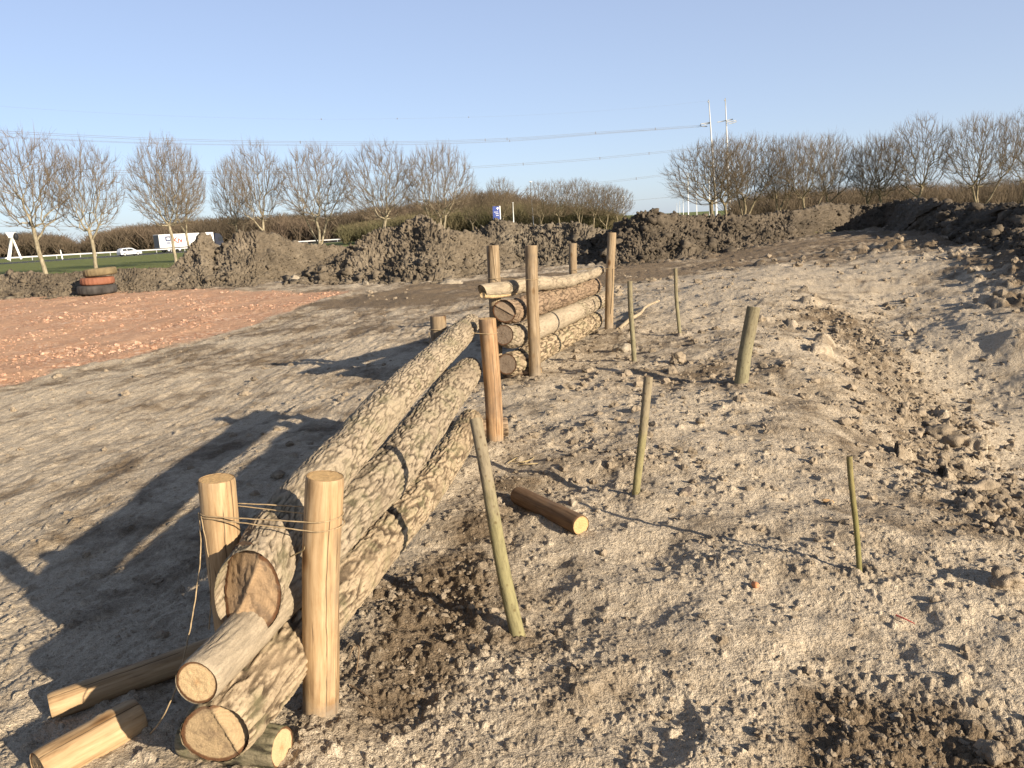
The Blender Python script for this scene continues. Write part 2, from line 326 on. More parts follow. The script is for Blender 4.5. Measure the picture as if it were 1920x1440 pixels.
M_STAKE_Y = mat_stake('stake_bark_olive', (0.176, 0.148, 0.064), (0.160, 0.144, 0.056))
M_STAKE_B = mat_stake('stake_bark_grey', (0.169, 0.144, 0.090), (0.187, 0.166, 0.101))
M_TWINE = plain('hemp_twine', (.34, .25, .145), .9, 0, .2, 60)
M_TWIG = plain('dry_twig', (.22, .15, .09), .9, 0, .2, 30)
M_STRAW = plain('straw', (.36, .28, .15), .9, 0, .15, 30)

# ------------------------------------------------------------------ terrain
_CP = []
def cp(u, v, z): p = on_z(u, v, z); _CP.append((p[0], p[1], z))
for u, v, z in ((100, 1435, -.02), (600, 1430, 0), (1000, 1400, 0), (1400, 1400, 0), (1900, 1420, -.02), (600, 1355, 0), (930, 838, 0), (1003, 712, 0), (1140, 620, 0), (1195, 940, 0), (1615, 1090, 0),
                (972, 1195, 0), (1190, 683, 0), (1275, 632, .02), (1390, 722, .03), (1300, 850, .02), (1500, 900, 0), (1750, 1150, -.03), (1420, 640, .12), (1480, 760, .04), (1300, 560, .12), (1400, 530, .30), (1330, 512, .26),
                (1500, 560, .24), (1230, 530, .08), (1560, 640, .05), (1620, 720, -.02), (1700, 880, -.05), (1830, 1000, -.06), (1628, 655, -.22), (1690, 740, -.36), (1770, 822, -.42), (1905, 920, -.42), (1760, 730, -.44), (1900, 790, -.46), (1860, 700, -.36),
                (1640, 580, .05), (1700, 560, .10), (1800, 640, -.10), (1800, 530, .27), (1900, 640, -.02), (1980, 690, -.24), (1900, 560, .22), (1900, 490, .58), (1750, 490, .46), (1600, 490, .38), (1500, 505, .34), (1900, 440, .72), (1640, 440, .55), (1500, 458, .4), (1400, 478, .12), (1250, 500, .0), (1150, 505, -.05),
                (0, 700, -.36), (300, 640, -.36), (600, 560, -.2), (0, 560, -.15), (200, 560, -.15), (400, 540, -.12), (300, 800, -.28), (0, 900, -.28), (100, 1080, -.18), (200, 1250, -.06), (500, 760, -.2), (480, 660, -.3), (700, 640, -.12), (800, 560, -.12), (900, 520, -.12), (650, 900, -.06), (400, 1000, -.12)): cp(u, v, z)
for x, y, z in ((0, -4, 0), (-5, -3, 0), (5, -3, 0), (0, 0, 0), (-1.5, .8, 0), (1.5, .8, 0), (8, 2, -.3), (7, 5, -.32), (10, 7, -.3), (14, 9, -.15), (16, 14, .25), (-8, 2, -.2), (-20, 12, -.2), (22, 8, -.1), (22, 16, .25), (24, 22, .4), (-25, 30, -.15), (30, 32, .55), (0, 36, -.1), (-20, 40, -.15), (20, 40, .4), (0, 50, -.3), (-35, 50, -.25), (35, 50, -.2)): _CP.append((x, y, z))
_CP = np.array(_CP); _c2 = 1.0
_D = np.sqrt(((_CP[:, None, :2]-_CP[None, :, :2])**2).sum(-1)+_c2); _n = len(_CP)
_A = np.zeros((_n+1, _n+1)); _A[:_n, :_n] = _D+np.eye(_n)*-.05; _A[:_n, _n] = 1; _A[_n, :_n] = 1
_W = np.linalg.solve(_A, np.r_[_CP[:, 2], 0])
def base_z(x, y):
    x = np.asarray(x, float); y = np.asarray(y, float); z = np.full(np.broadcast(x, y).shape, _W[_n])
    for i in range(_n): z = z+_W[i]*np.sqrt((x-_CP[i, 0])**2+(y-_CP[i, 1])**2+_c2)
    r = np.hypot(x, y); far = -.25-1.05*np.clip((r-55)/120, 0, 1)
    w = sstep(40, 56, r); return z*(1-w)+far*w
def gnd(u, v):
    z = 0.0
    for _ in range(30): p = on_z(u, v, z); z = .5*z+.5*float(base_z(p[0], p[1]))
    return np.array([p[0], p[1], z])
_edge = np.array([gnd(u, v)[:2] for u, v in ((-120, 765), (0, 722), (120, 692), (330, 652), (450, 615), (520, 592), (600, 565), (650, 550))]); _edge = _edge[np.argsort(_edge[:, 1])]
_tr = np.array([gnd(u, v)[:2] for u, v in ((860, 545), (1050, 528), (1200, 512), (1330, 495), (1450, 476), (1550, 456), (1660, 438))])
def dist_track(x, y):
    d = np.full(np.shape(x), 1e9); s_ = np.zeros(np.shape(x)); acc = 0
    for a, b in zip(_tr[:-1], _tr[1:]):
        ab = b-a; L = np.hypot(*ab); t = np.clip(((x-a[0])*ab[0]+(y-a[1])*ab[1])/L**2, 0, 1)
        q = ((x-a[0])*ab[1]-(y-a[1])*ab[0])/L; dd = np.hypot(x-a[0]-t*ab[0], y-a[1]-t*ab[1])
        m = dd < np.abs(d); d = np.where(m, dd*np.sign(q), d); s_ = np.where(m, acc+t*L, s_); acc += L
    return d, s_
_posts = np.array([gnd(u, v)[:2] for u, v in ((601, 1352), (930, 834), (1003, 708), (1141, 618), (1194, 938), (1614, 1086), (973, 1190), (1190, 681), (1275, 631), (1389, 719))])
_bank = np.array([gnd(u, v)[:2] for u, v in ((1560, 590), (1620, 650), (1690, 740), (1770, 830), (1860, 915), (1960, 990))])
def poly_dist(x, y, P):
    d = np.full(np.shape(x), 1e9)
    for a, b in zip(P[:-1], P[1:]):
        ab = b-a; t = np.clip(((x-a[0])*ab[0]+(y-a[1])*ab[1])/(ab@ab), 0, 1); d = np.minimum(d, np.hypot(x-a[0]-t*ab[0], y-a[1]-t*ab[1]))
    return d
def blob(x, y, u, v, r): p = gnd(u, v); return np.exp(-((x-p[0])**2+(y-p[1])**2)/r**2)
def fields(x, y):
    """surface relief and soil zones at (x, y)"""
    r = np.hypot(x, y)
    ex = np.interp(y, _edge[:, 1], _edge[:, 0]); wob = noise2(x*1.3, y*.8, 5)*.35+noise2(x*5, y*4, 6)*.10
    red = sstep(-.12, .12, ex+wob-x)*sstep(5, 7, y)*sstep(24.5, 23.5, y+noise2(x*.5, y*.5, 8)*.6-np.clip((-x-4.6)*.7, 0, 7))
    td, ts = dist_track(x, y); trk = sstep(4.2, 2.6, np.abs(td)+noise2(x*.6, y*.6, 9)*.5)
    left = sstep(-.2, -1.4, x-.165*(y-6))*(1-trk)
    right_dark = np.maximum(sstep(-.2, 1.3, x-(5.5+(y-8.4)*.36)+.8*noise2(x*.8, y*.8, 24))*sstep(7.0, 8.5, y), .8*sstep(17, 21, y+noise2(x*.5, y*.5, 25))*sstep(2, 5, x)*(1-trk))
    midfar = sstep(10, 14, y)*sstep(2.2, .6, x-.12*y)
    bank = np.exp(-(poly_dist(x, y, _bank)/.45)**2)
    loose = np.clip(.55*np.exp(-((x+.36-.165*(y-3.1))/.20)**2)*sstep(2.2, 2.7, y)*sstep(5.6, 4.2, y)+.95*np.clip(1.5*blob(x, y, 1720, 1395, .34), 0, 1)+.75*blob(x, y, 770, 1120, .26)+.35*blob(x, y, 1330, 700, .8)+.3*blob(x, y, 690, 1230, .2), 0, 1)
    basin = np.clip(1.3*blob(x, y, 1810, 770, 1.0)+1.3*blob(x, y, 1930, 830, 1.0)+1.2*blob(x, y, 1900, 720, 1.3)+.8*blob(x, y, 1750, 710, .7), 0, 1)*(1-.9*bank)
    rp = np.clip(.5+1.1*fbm2(x*.9, y*.9, 3, 21), 0, 1)            # patches of rougher ground
    sand = 1-np.maximum.reduce([left, trk, red])
    rough = np.clip(sand*(.08+.38*rp*rp)+(.16+.3*rp)*left+bank*1.1+loose*1.1+right_dark*1.0, 0, 1.3)*(1-.85*basin)
    z = .05*fbm2(x*.5, y*.5, 3, 31)*sstep(60, 30, r)+(.020*sand+.010)*fbm2(x*2.2, y*2.2, 4, 33)*sstep(60, 20, r)
    mound = 0
    for q in _posts: mound = mound+np.exp(-((x-q[0])**2+(y-q[1])**2)/(.085+.004*r)**2)
    z += mound*(.020+.022*noise2(x*14, y*14, 35)+.012*noise2(x*37, y*37, 36))
    aw = left*(1-red)+.5*midfar                                       # packed, wheel-streaked ground
    a_ = x*.985-y*.17; b_ = x*.17+y*.985
    z += aw*(.016*fbm2(a_*2.6, b_*.6, 3, 41)+.012*fbm2(a_*8, b_*1.6, 3, 44)+.006*fbm2(a_*22, b_*9, 2, 47))
    z += trk*(.035*np.cos(td*5.2+noise2(ts*.2, td*.3, 3))+.02*np.abs(noise2(ts*5.5, td*1.5, 51))+.012*np.sin(ts*22+np.abs(td)*14)*sstep(.3, .8, np.cos(td*5.2)))
    z += (.15+rough)*(.010*fbm2(x*7, y*7, 3, 55)+.0045*fbm2(x*26, y*26, 3, 57)*sstep(12, 6, r))
    wx = x+.02*noise2(x*16, y*16, 61); wy = y+.02*noise2(x*16+9, y*16, 62)
    z += clods2(wx, wy, .30, .42*np.clip(right_dark+bank*.5, 0, 1), 63)*.8+.10*right_dark*np.maximum(fbm2(x*1.6, y*1.6, 3, 60), -.2)*sstep(60, 40, r)
    z += np.clip(rough, .0, 1)*clods2(wx, wy, .115, .012+.13*rough*rough, 64)*sstep(45, 18, r)*.7
    z += clods2(wx+.006*noise2(x*60, y*60, 69), wy, .055, .018+.30*rough*rough+.10*sand*sstep(4, 8, r), 65)*sstep(22, 12, r)*.8
    z += clods2(x+.004*noise2(x*110, y*110, 68), y+.004*noise2(x*110+5, y*110, 68), .028, .07+.40*rough, 66)*sstep(9, 5, r)*.9
    z += np.clip(.5+rough, 0, 1)*clods2(x+.003*noise2(x*200, y*200, 58), y, .0155, .55, 59)*sstep(5.5, 3.5, r)*1.0
    z -= np.clip(sand+.25*left, 0, 1)*clods2(wx+3.3, wy, .36, .20, 67)*.16*sstep(14, 8, r)    # foot marks
    z -= .055*blob(x, y, 1700, 1390, .34)
    for u_, v_, r_, d_ in ((1395, 965, .05, .03), (1640, 910, .035, .03), (1770, 980, .05, .03), (1690, 1215, .04, .03), (1510, 1215, .05, .03), (1590, 1300, .06, .04), (1100, 1155, .035, .03), (1050, 1050, .05, .025), (1250, 1330, .05, .03), (1880, 1160, .05, .03), (520, 1330, .05, .02)): z -= .6*d_*blob(x, y, u_, v_, r_)
    z += red*(clods2(x, y, .12, .5*np.clip(.2+1.5*noise2(x*.9, y*.5, 71), 0.05, 1), 72)*.7+clods2(x, y, .06, .35, 73)*.8*sstep(22, 12, r)+.03*fbm2(a_*1.2, b_*.3, 2, 74))
    damp = np.clip(.28+left*.22*fbm2(a_*2.6, b_*.5, 4, 91)+.46*trk+.13*midfar+.50*right_dark+.75*loose+.12*np.clip(mound, 0, 1)-.22*basin+.28*bank+.03*left-.18*blob(x, y, 1400, 525, 3)+.10*noise2(x*.7, y*.7, 81), 0, 1)
    grass = sstep(36, 42, y-.25*np.minimum(x, 0)*0)*sstep(0, 6, y-33)
    return z, red, damp, grass
def ground_z(x, y):
    x = np.atleast_1d(np.asarray(x, float)); y = np.atleast_1d(np.asarray(y, float)); return base_z(x, y)+fields(x, y)[0]
az = np.concatenate([np.linspace(-math.pi, -.82, 90)[:-1], np.linspace(-.82, .82, 1290), np.linspace(.82, math.pi, 90)[1:-1]])
rr = np.concatenate([np.exp(np.arange(math.log(.5), math.log(1.3), .012)), np.exp(np.arange(math.log(1.3), math.log(14), .0031)), np.exp(np.arange(math.log(14), math.log(45), .006)), np.exp(np.arange(math.log(45), math.log(6000), .03))])
GX = (rr[:, None]*np.sin(az)[None]).ravel(); GY = (rr[:, None]*np.cos(az)[None]).ravel()
fz, fr, fd, fg = fields(GX, GY)
GV = np.stack([GX, GY, base_z(GX, GY)+fz], -1)
gf = grid_faces(len(rr), len(az), True)[:, ::-1]
inner = np.arange(len(az)); cv = np.array([[0, 0, GV[inner, 2].mean()]])
ground = link('ground', mesh_np('ground', GV, gf, True, {'zone': ('FLOAT_COLOR', np.stack([fr, fd, fg, np.ones_like(fr)], -1))}), MG); tag(ground, kind='structure')
del GV, gf, fz

# ------------------------------------------------------------------ loose soil and stones
_t = (1+5**.5)/2
_ico = np.array([[-1, _t, 0], [1, _t, 0], [-1, -_t, 0], [1, -_t, 0], [0, -1, _t], [0, 1, _t], [0, -1, -_t], [0, 1, -_t], [_t, 0, -1], [_t, 0, 1], [-_t, 0, -1], [-_t, 0, 1]]); _ico /= np.linalg.norm(_ico[0])
_icf = np.array([[0, 11, 5], [0, 5, 1], [0, 1, 7], [0, 7, 10], [0, 10, 11], [1, 5, 9], [5, 11, 4], [11, 10, 2], [10, 7, 6], [7, 1, 8], [3, 9, 4], [3, 4, 2], [3, 2, 6], [3, 6, 8], [3, 8, 9], [4, 9, 5], [2, 4, 11], [6, 2, 10], [8, 6, 7], [9, 8, 1]])
def subdiv(V, F):
    E = {}; V = list(V); out = []
    def mid(a, b):
        k = (min(a, b), max(a, b))
        if k not in E: p = (V[a]+V[b]); V.append(p/np.linalg.norm(p)); E[k] = len(V)-1
        return E[k]
    for a, b, c in F: x, y, z = mid(a, b), mid(b, c), mid(c, a); out += [[a, x, z], [b, y, x], [c, z, y], [x, y, z]]
    return np.array(V), np.array(out)
ICO = [(_ico, _icf)]
for _ in range(4): ICO.append(subdiv(*ICO[-1]))
def lump(level, seed, squash=(1, 1, 1), amp=.35, freq=1.3):
    V, F = ICO[level]; seed = int(seed); n = fbm3(V[:, 0]*freq+seed, V[:, 1]*freq, V[:, 2]*freq, 4, seed % 50); V = V*(1+amp*n)[:, None]*np.array(squash)
    return V, F
def scatter(name, pts, sizes, mat, label, level=1, sink=.25, flat=.75, seed=3):
    g = np.random.default_rng(seed); protos = [lump(level, 11*i+seed, amp=.55, freq=1.4) for i in range(14)]
    n = len(pts); pick = g.integers(0, 14, n); A = g.uniform(0, 6.28, n); B = g.uniform(-.6, .6, n); mb = MB()
    for k in range(14):
        i = np.where(pick == k)[0]
        if not len(i): continue
        V, F = protos[k]; S = sizes[i][:, None, None]*g.uniform(.7, 1.3, (len(i), 1, 3))*np.array([1, 1, flat])
        P = V[None]*S; cb, sb = np.cos(B[i])[:, None], np.sin(B[i])[:, None]; P = np.stack([P[..., 0], P[..., 1]*cb-P[..., 2]*sb, P[..., 1]*sb+P[..., 2]*cb], -1)
        ca, sa = np.cos(A[i])[:, None], np.sin(A[i])[:, None]; P = np.stack([P[..., 0]*ca-P[..., 1]*sa, P[..., 0]*sa+P[..., 1]*ca, P[..., 2]], -1)
        P += pts[i][:, None]+np.array([0, 0, 1])*(sizes[i]*(1-2*sink)*flat*.8)[:, None, None]
        mb.add(P.reshape(-1, 3), (F[None]+(np.arange(len(i))*len(V))[:, None, None]).reshape(-1, 3))
    o = mb.build(name, mat, None, level > 1); tag(o, label, 'soil', kind='stuff'); return o
def sample(n, ylo, yhi, dens, seed, span=.80):
    g = np.random.default_rng(seed); a = g.uniform(-span, span, n*6); r = np.exp(g.uniform(math.log(ylo), math.log(yhi), n*6)); x = r*np.sin(a); y = r*np.cos(a)
    k = g.uniform(0, 1, len(x)) < dens(x, y); return x[k][:n], y[k][:n], r[k][:n], g
def near_dens(x, y):
    bank = np.exp(-(poly_dist(x, y, _bank)/.5)**2)
    loose = .6*np.exp(-((x+.34-.165*(y-3.1))/.20)**2)*sstep(2.2, 2.7, y)*sstep(5.6, 4.2, y)+np.clip(1.5*blob(x, y, 1720, 1395, .34), 0, 1)+.9*blob(x, y, 770, 1120, .26)+.5*blob(x, y, 1330, 700, .7)
    left = sstep(-.2, -1.4, x-.165*(y-6)); return np.clip((.05+.14*np.clip(.5+1.2*noise2(x*.9, y*.9, 21), 0, 1))*(1-.85*left)+bank*.9+loose*.8, 0, 1)
x, y, r, g = sample(9000, 1.6, 14, near_dens, 5)
sz = np.clip(.0035*(g.pareto(2.1, len(x))+1), .0025, .020)*np.clip(r/3.2, .8, 2.6)
scatter('soil_clods', np.stack([x, y, ground_z(x, y)-.004], -1), sz, M_CLOD, 'loose crumbs and clods of grey brown soil scattered over the sand', 1)
x, y, r, g = sample(4600, 5, 24, lambda x, y: np.clip((.16+.5*np.clip(.5+1.2*noise2(x*.6, y*.6, 23), 0, 1)**2)*(1-.8*sstep(-.2, -1.4, x-.165*(y-6)))+np.exp(-(poly_dist(x, y, _bank)/.6)**2)+.8*sstep(-.2, 1.3, x-(5.5+(y-8.4)*.36))*sstep(7.0, 8.5, y), 0, 1)*(1-fields(x, y)[1])*(1-.9*np.clip(1.3*blob(x, y, 1810, 770, 1.0)+1.3*blob(x, y, 1930, 830, 1.0)+1.2*blob(x, y, 1900, 720, 1.3), 0, 1)), 15)
scatter('soil_crumbs', np.stack([x, y, ground_z(x, y)-.006], -1), np.clip(.0065*(g.pareto(2.2, len(x))+1), .0065, .042)*np.clip(r/8, .8, 2.2), M_CLOD, 'scattered lumps of soil over the farther sand and the right slope', 1, .28, .75, 16)
_t = np.random.default_rng(19); _k = _t.uniform(0, len(_bank)-1.001, 420); _i = _k.astype(int); _p = _bank[_i]+(_bank[_i+1]-_bank[_i])*(_k-_i)[:, None]+_t.normal(size=(420, 2))*.26
scatter('bank_clods', np.stack([_p[:, 0], _p[:, 1], ground_z(_p[:, 0], _p[:, 1])-.008], -1), np.clip(.012*(_t.pareto(1.9, 420)+1), .012, .050), M_CLOD, 'clods lying along the foot of the sand bank at the right', 2, .25, .8, 21)
x, y, r, g = sample(420, 1.6, 16, lambda x, y: np.clip(.35*(1-.7*sstep(-.2, -1.4, x-.165*(y-6))), 0, 1), 8)
scatter('shell_grit', np.stack([x, y, ground_z(x, y)-.001], -1), g.uniform(.003, .010, len(x)), M_STONE, 'small pale pebbles and shell bits on the sand', 1, .2, .5, 9)
def red_dens(x, y): return fields(x, y)[1]*np.clip(.25+1.6*noise2(x*.9, y*.5, 71), .05, 1)
x, y, r, g = sample(9000, 8, 30, red_dens, 12, .62)
scatter('brick_gravel', np.stack([x, y, ground_z(x, y)-.006], -1), np.clip(.012*(g.pareto(2.9, len(x))+1), .012, .055), M_BRICK, 'crushed orange red brick gravel spread over the left yard', 1, .3, .7, 4)

# ------------------------------------------------------------------ soil heaps
def heap(name, label, crest, foot, depth, mat, seed, n=420, m=150, amp=1.0, clod_n=500, clod=.12, yoff=0.0, fine=1.0):
    crest = np.array(crest, float); foot = np.array(foot, float)
    u = np.linspace(crest[0, 0], crest[-1, 0], n); vc = np.interp(u, crest[:, 0], crest[:, 1]); vf = np.interp(u, foot[:, 0], foot[:, 1])
    ks = np.linspace(0, n-1, 26).astype(int); pf = np.array([gnd(u[k], vf[k]) for k in ks]); pf = np.stack([np.interp(np.arange(n), ks, pf[:, i]) for i in range(3)], -1)
    pf[:, 1] += yoff
    k_ = np.exp(-(np.arange(-20, 21)/8.0)**2); k_ /= k_.sum(); pf = np.stack([np.convolve(np.pad(pf[:, i], 20, 'edge'), k_, 'valid') for i in range(3)], -1)
    dp = np.full(n, float(depth)) if np.isscalar(depth) else np.interp(u, [d[0] for d in depth], [d[1] for d in depth])
    zig = 1.5*noise2(pf[:, 0]*.42+seed*3.1, np.zeros(n), seed)+.2*noise2(pf[:, 0]*1.1, np.ones(n)*seed, seed+1); dp = dp*(1+.22*zig); zf = .55*np.abs(noise2(pf[:, 0]*.6, np.ones(n)*seed, seed+2)); pf[:, 1] += zf
    pc = np.array([at(a, b, y) for a, b, y in zip(u, vc, pf[:, 1]+dp)])
    pc[:, 2] = np.maximum(pc[:, 2], pf[:, 2]+.05)-.05
    pb = pc+np.stack([np.zeros(n), dp*1.1, -(pc[:, 2]-pf[:, 2])-.5], -1)
    t = np.linspace(-.12, 2, m); V = np.zeros((n, m, 3))
    for j, q in enumerate(t):
        if q <= 1:
            w = max(q, 0); hz = w**.85*(1-.22*math.sin(math.pi*w)); V[:, j] = pf+(pc-pf)*np.array([w, w, hz]); V[:, j, 1] += min(q, 0)*3; V[:, j, 2] += min(q, 0)*3
        else:
            w = q-1; V[:, j] = pc+(pb-pc)*np.array([w, w, w*w*(3-2*w)])
    P = V.reshape(-1, 3); H = np.clip((pc[:, 2]-pf[:, 2]), .4, 1.4)[:, None]*np.ones(m)[None]; H = H.ravel()
    tt = np.tile(np.clip(t, 0, 1), n); wgt = (.35+.65*np.sin(np.pi*np.clip(tt, 0, 1)))
    x, y, z = P.T
    d = amp*H*(.27*fbm3(x*.42, y*.42, z*.42+seed, 3, seed)*wgt+.10*fbm3(x*1.0, y*1.0, z*1.0+seed, 2, seed+2)+.13*(.3-np.abs(fbm3(x*1.6, y*1.6, z*1.6, 2, seed+5)))+fine*(.06*np.maximum(noise3(x*2.8, y*2.8, z*2.8, seed+9), -.1)+.09*np.maximum(noise3(x*5.5, y*5.5, z*5.5, seed+11), 0)+.085*noise3(x*11, y*11, z*11, seed+12)+.055*noise3(x*22, y*22, z*22, seed+13)))
    # gullies running down the slope
    nrm = np.cross(np.gradient(V, axis=0), np.gradient(V, axis=1)).reshape(-1, 3); nrm /= np.linalg.norm(nrm, axis=1)[:, None]+1e-9; nrm *= np.sign(nrm[:, 2:3]+1e-6)
    P = P+nrm*d[:, None]; P[:, 0] += amp*.06*H*noise3(x*2.5, y*2.5, z*2.5, seed+20)
    e_ = ray(960, 720); r_ = (ray(961, 720)-e_)*F_PX; d_ = (e_-ray(960, 721))*F_PX; q_ = P-CAMP; w_ = q_@e_/(e_@e_); vv = (720-F_PX*(q_@d_)/(d_@d_)/w_).reshape(n, m); dv = vv.min(1)-vc
    dv = np.convolve(np.pad(dv, 12, 'edge'), np.ones(25)/25, 'valid'); P = P.reshape(n, m, 3); P[:, :, 2] -= (-dv*pc[:, 1]/F_PX)[:, None]*np.clip(t, 0, 1)[None]**1.0; P = P.reshape(-1, 3)
    mb = MB(); mb.add(P, grid_faces(n, m))
    g = np.random.default_rng(seed); i = g.integers(0, n, clod_n); tq = np.where(g.uniform(0, 1, clod_n) < .45, g.beta(1, 6, clod_n)*.5, g.uniform(0, 1.1, clod_n)); j = np.clip(np.searchsorted(t, tq), 0, m-1)
    C = P.reshape(n, m, 3)[i, j]; C[:, 1] -= np.where(tq < .06, g.uniform(0, .9, clod_n), 0); low = tq < .06
    C[low, 2] = base_z(C[low, 0], C[low, 1])
    for q in range(clod_n):
        L, F = lump(2 if q % 9 == 0 else 1, seed*7+q % 40, (1, 1, .8), .85, 1.5); s_ = min(clod*.55*(.35+.35*g.pareto(2.8)), clod*1.3); a = g.uniform(0, 6.28)
        R_ = np.array([[math.cos(a), -math.sin(a), 0], [math.sin(a), math.cos(a), 0], [0, 0, 1]]); mb.add((L*s_) @ R_.T+C[q], F)
    o = mb.build(name, mat, None, True); tag(o, label, 'soil heap', 'heaps of dug soil'); return o
heap('soil_heap', 'low ragged bank of dug soil behind the stacked tyres, in front of green verge',
     [(-120, 528), (-60, 520), (0, 513), (55, 509), (90, 514), (130, 511), (170, 506), (240, 503), (300, 502), (340, 500)], [(-120, 568), (0, 560), (100, 557), (200, 550), (340, 540)], 1.5, MH_GREY, 3, 640, 110, .9, 1400, .13)
heap('soil_heap', 'rounded grey soil heap left of centre, hiding the lower half of the white lorry',
     [(262, 534), (300, 512), (322, 498), (342, 480), (356, 464), (366, 446), (374, 436), (385, 446), (398, 464), (420, 458), (444, 434), (480, 432), (520, 441), (545, 451), (580, 457), (620, 459), (660, 462), (720, 470)], [(262, 543), (400, 538), (480, 533), (540, 522), (620, 508), (720, 500)], [(262, .7), (330, 2.2), (400, 3.6), (720, 2.4)], MH_GREY, 11, 640, 190, .9, 1900, .14)
heap('soil_heap', 'tallest pointed soil heap in the middle with a shaded left flank',
     [(540, 526), (575, 505), (620, 482), (660, 462), (690, 438), (712, 428), (745, 424), (768, 412), (788, 403), (802, 406), (815, 418), (835, 428), (870, 434), (905, 440), (950, 460), (985, 480)], [(540, 531), (600, 530), (680, 529), (760, 530), (830, 527), (900, 512), (985, 500)], [(540, .3), (600, 1.2), (690, 3.0), (785, 4.6), (870, 3.2), (985, 2.4)], MH_GREY, 23, 640, 200, 1.0, 1900, .16)
heap('soil_heap', 'broken dark soil heap below the blue road sign, behind the far log stack',
     [(840, 450), (880, 434), (905, 428), (925, 414), (945, 412), (970, 418), (1000, 422), (1040, 419), (1075, 416), (1095, 420), (1120, 428), (1150, 432), (1185, 436), (1230, 452)], [(840, 500), (900, 505), (1000, 502), (1100, 496), (1230, 482)], 3.6, mat_heap('heap_soil_mixed', (.055, .045, .033), (.115, .094, .068), (.23, .195, .145)), 31, 640, 190, 1.05, 1900, .15, 1.0)
heap('soil_ridge', 'long dark clodded soil ridge across the right, under the bare trees',
     [(1080, 460), (1125, 444), (1150, 428), (1166, 414), (1195, 400), (1208, 396), (1235, 399), (1262, 401), (1300, 404), (1340, 403), (1380, 404), (1420, 403), (1448, 398), (1490, 394), (1520, 390), (1548, 381), (1580, 383), (1620, 384), (1650, 383), (1690, 376), (1730, 374), (1790, 379), (1850, 383), (1920, 381), (1990, 384)],
     [(1080, 492), (1150, 497), (1200, 494), (1250, 489), (1300, 481), (1360, 472), (1420, 461), (1500, 447), (1600, 433), (1680, 430), (1760, 440), (1830, 462), (1920, 480), (1990, 488)], [(1080, 2.5), (1500, 3.2), (1700, 3.5), (1800, 5), (1990, 6)], MH_DARK, 43, 1300, 210, 1.0, 4500, .17)

# ------------------------------------------------------------------ single stones
def rock(u, v, px, label, mat, squash=(1, 1, .7), seed=1, cat='stone', name='stone', sink=.3, lvl=3, amp=.45, group='stones on the sand'):
    p = gnd(u, v); r = px/F_PX*np.linalg.norm(p-CAMP)/2; V, F = lump(lvl, seed, squash, amp, 1.1)
    o = link(name, mesh_np(name, V*r, F, True), mat); z = float(ground_z(p[0], p[1])[0]); o.location = (p[0], p[1], z+r*squash[2]*(1-2*sink)); o.rotation_euler = (0, 0, seed)
    return tag(o, label, cat, group)
rock(1822, 811, 24, 'round grey stone lying alone on the smooth sand at the right', M_CLOD, (1, 1, .85), 3)
rock(1772, 828, 46, 'largest jagged clod at the foot of the sand bank, left of the round stone', M_CLOD, (1.15, 1, .75), 9, 'clod', 'clod', .2, 3, .7, 'clods along the sand bank')
rock(1836, 918, 62, 'flat pale slab of stone tipped on the clods at the right edge', M_CLOD, (.45, 1.15, .35), 5, sink=.1)
rock(1168, 655, 36, 'pale rounded stone half buried behind the thin grey stake', M_STONE, (1, .9, .6), 6)
rock(1272, 681, 24, 'dark clod with a pale base, right of the thin grey stake', M_CLOD, (1, .8, .9), 13, 'clod', 'clod', .2, 3, .6, 'clods along the sand bank')
rock(553, 531, 20, 'rounded pale boulder at the foot of the grey heap, by the brick gravel edge', M_STONE, (1, .9, .95), 14, 'stone', 'boulder', .2, 3, .35, 'boulders at the foot of the heaps')
rock(686, 534, 12, 'small pale boulder at the foot of the tall pointed heap', M_STONE, (1.2, .9, .8), 15, 'stone', 'boulder', .2, 3, .35, 'boulders at the foot of the heaps')
rock(846, 531, 34, 'flat sandy lump on the track left of the far log stack', M_STONE, (1.3, .9, .45), 16, 'stone', 'boulder', .3, 3, .35, 'boulders at the foot of the heaps')
rock(1700, 568, 13, 'small dark stone near the top of the right slope', M_CLOD, (1, 1, .9), 17)
rock(1703, 629, 14, 'small stone with a short shadow, mid way on the right slope', M_CLOD, (1, .9, .9), 18)
rock(1885, 1107, 44, 'sandy clod on the right edge below the flat slab', M_CLOD, (1.1, .9, .7), 19, 'clod', 'clod', .3, 3, .6, 'clods along the sand bank')
rock(1683, 1318, 20, 'pale square stone on the rim of the dug hole', M_STONE, (.9, 1, .6), 21)
rock(1862, 1388, 44, 'pale broken clod right of the dug hole at the bottom right corner', M_CLOD, (1, 1, .7), 22, 'clod', 'clod', .3, 3, .5, 'clods along the sand bank')
rock(520, 893, 24, 'shaded clod lying left of the top log', M_CLOD, (1, .8, .7), 25, 'clod', 'clod', .3, 3, .5, 'clods along the sand bank')
MCH = plain('pine_chip', (.62, .38, .17), .8, 0, .12, 30); MBR = plain('brick_piece', (.50, .22, .11), .85, 0, .15, 30); MDK = plain('dark_rubber', (.12, .095, .075), .8, 0, .1, 20); MRD = plain('red_plastic', (.55, .12, .09), .5, 0, .1, 20)
rock(1552, 932, 24, 'flat orange wood chip lying on the sand left of the thin olive stake', MCH, (1, .7, .14), 2, 'wood chip', 'wood_chip', .0, 2, .25, 'litter on the sand')
rock(1416, 1105, 18, 'small orange brick piece in the foreground sand', MBR, (1, .7, .6), 8, 'brick piece', 'brick_fragment', .2, 2, .25, 'litter on the sand')
rock(1284, 930, 52, 'dark curved scrap half buried right of the middle stake', MDK, (1.0, .38, .22), 1.0, 'scrap', 'rubber_scrap', .3, 3, .3, 'litter on the sand')

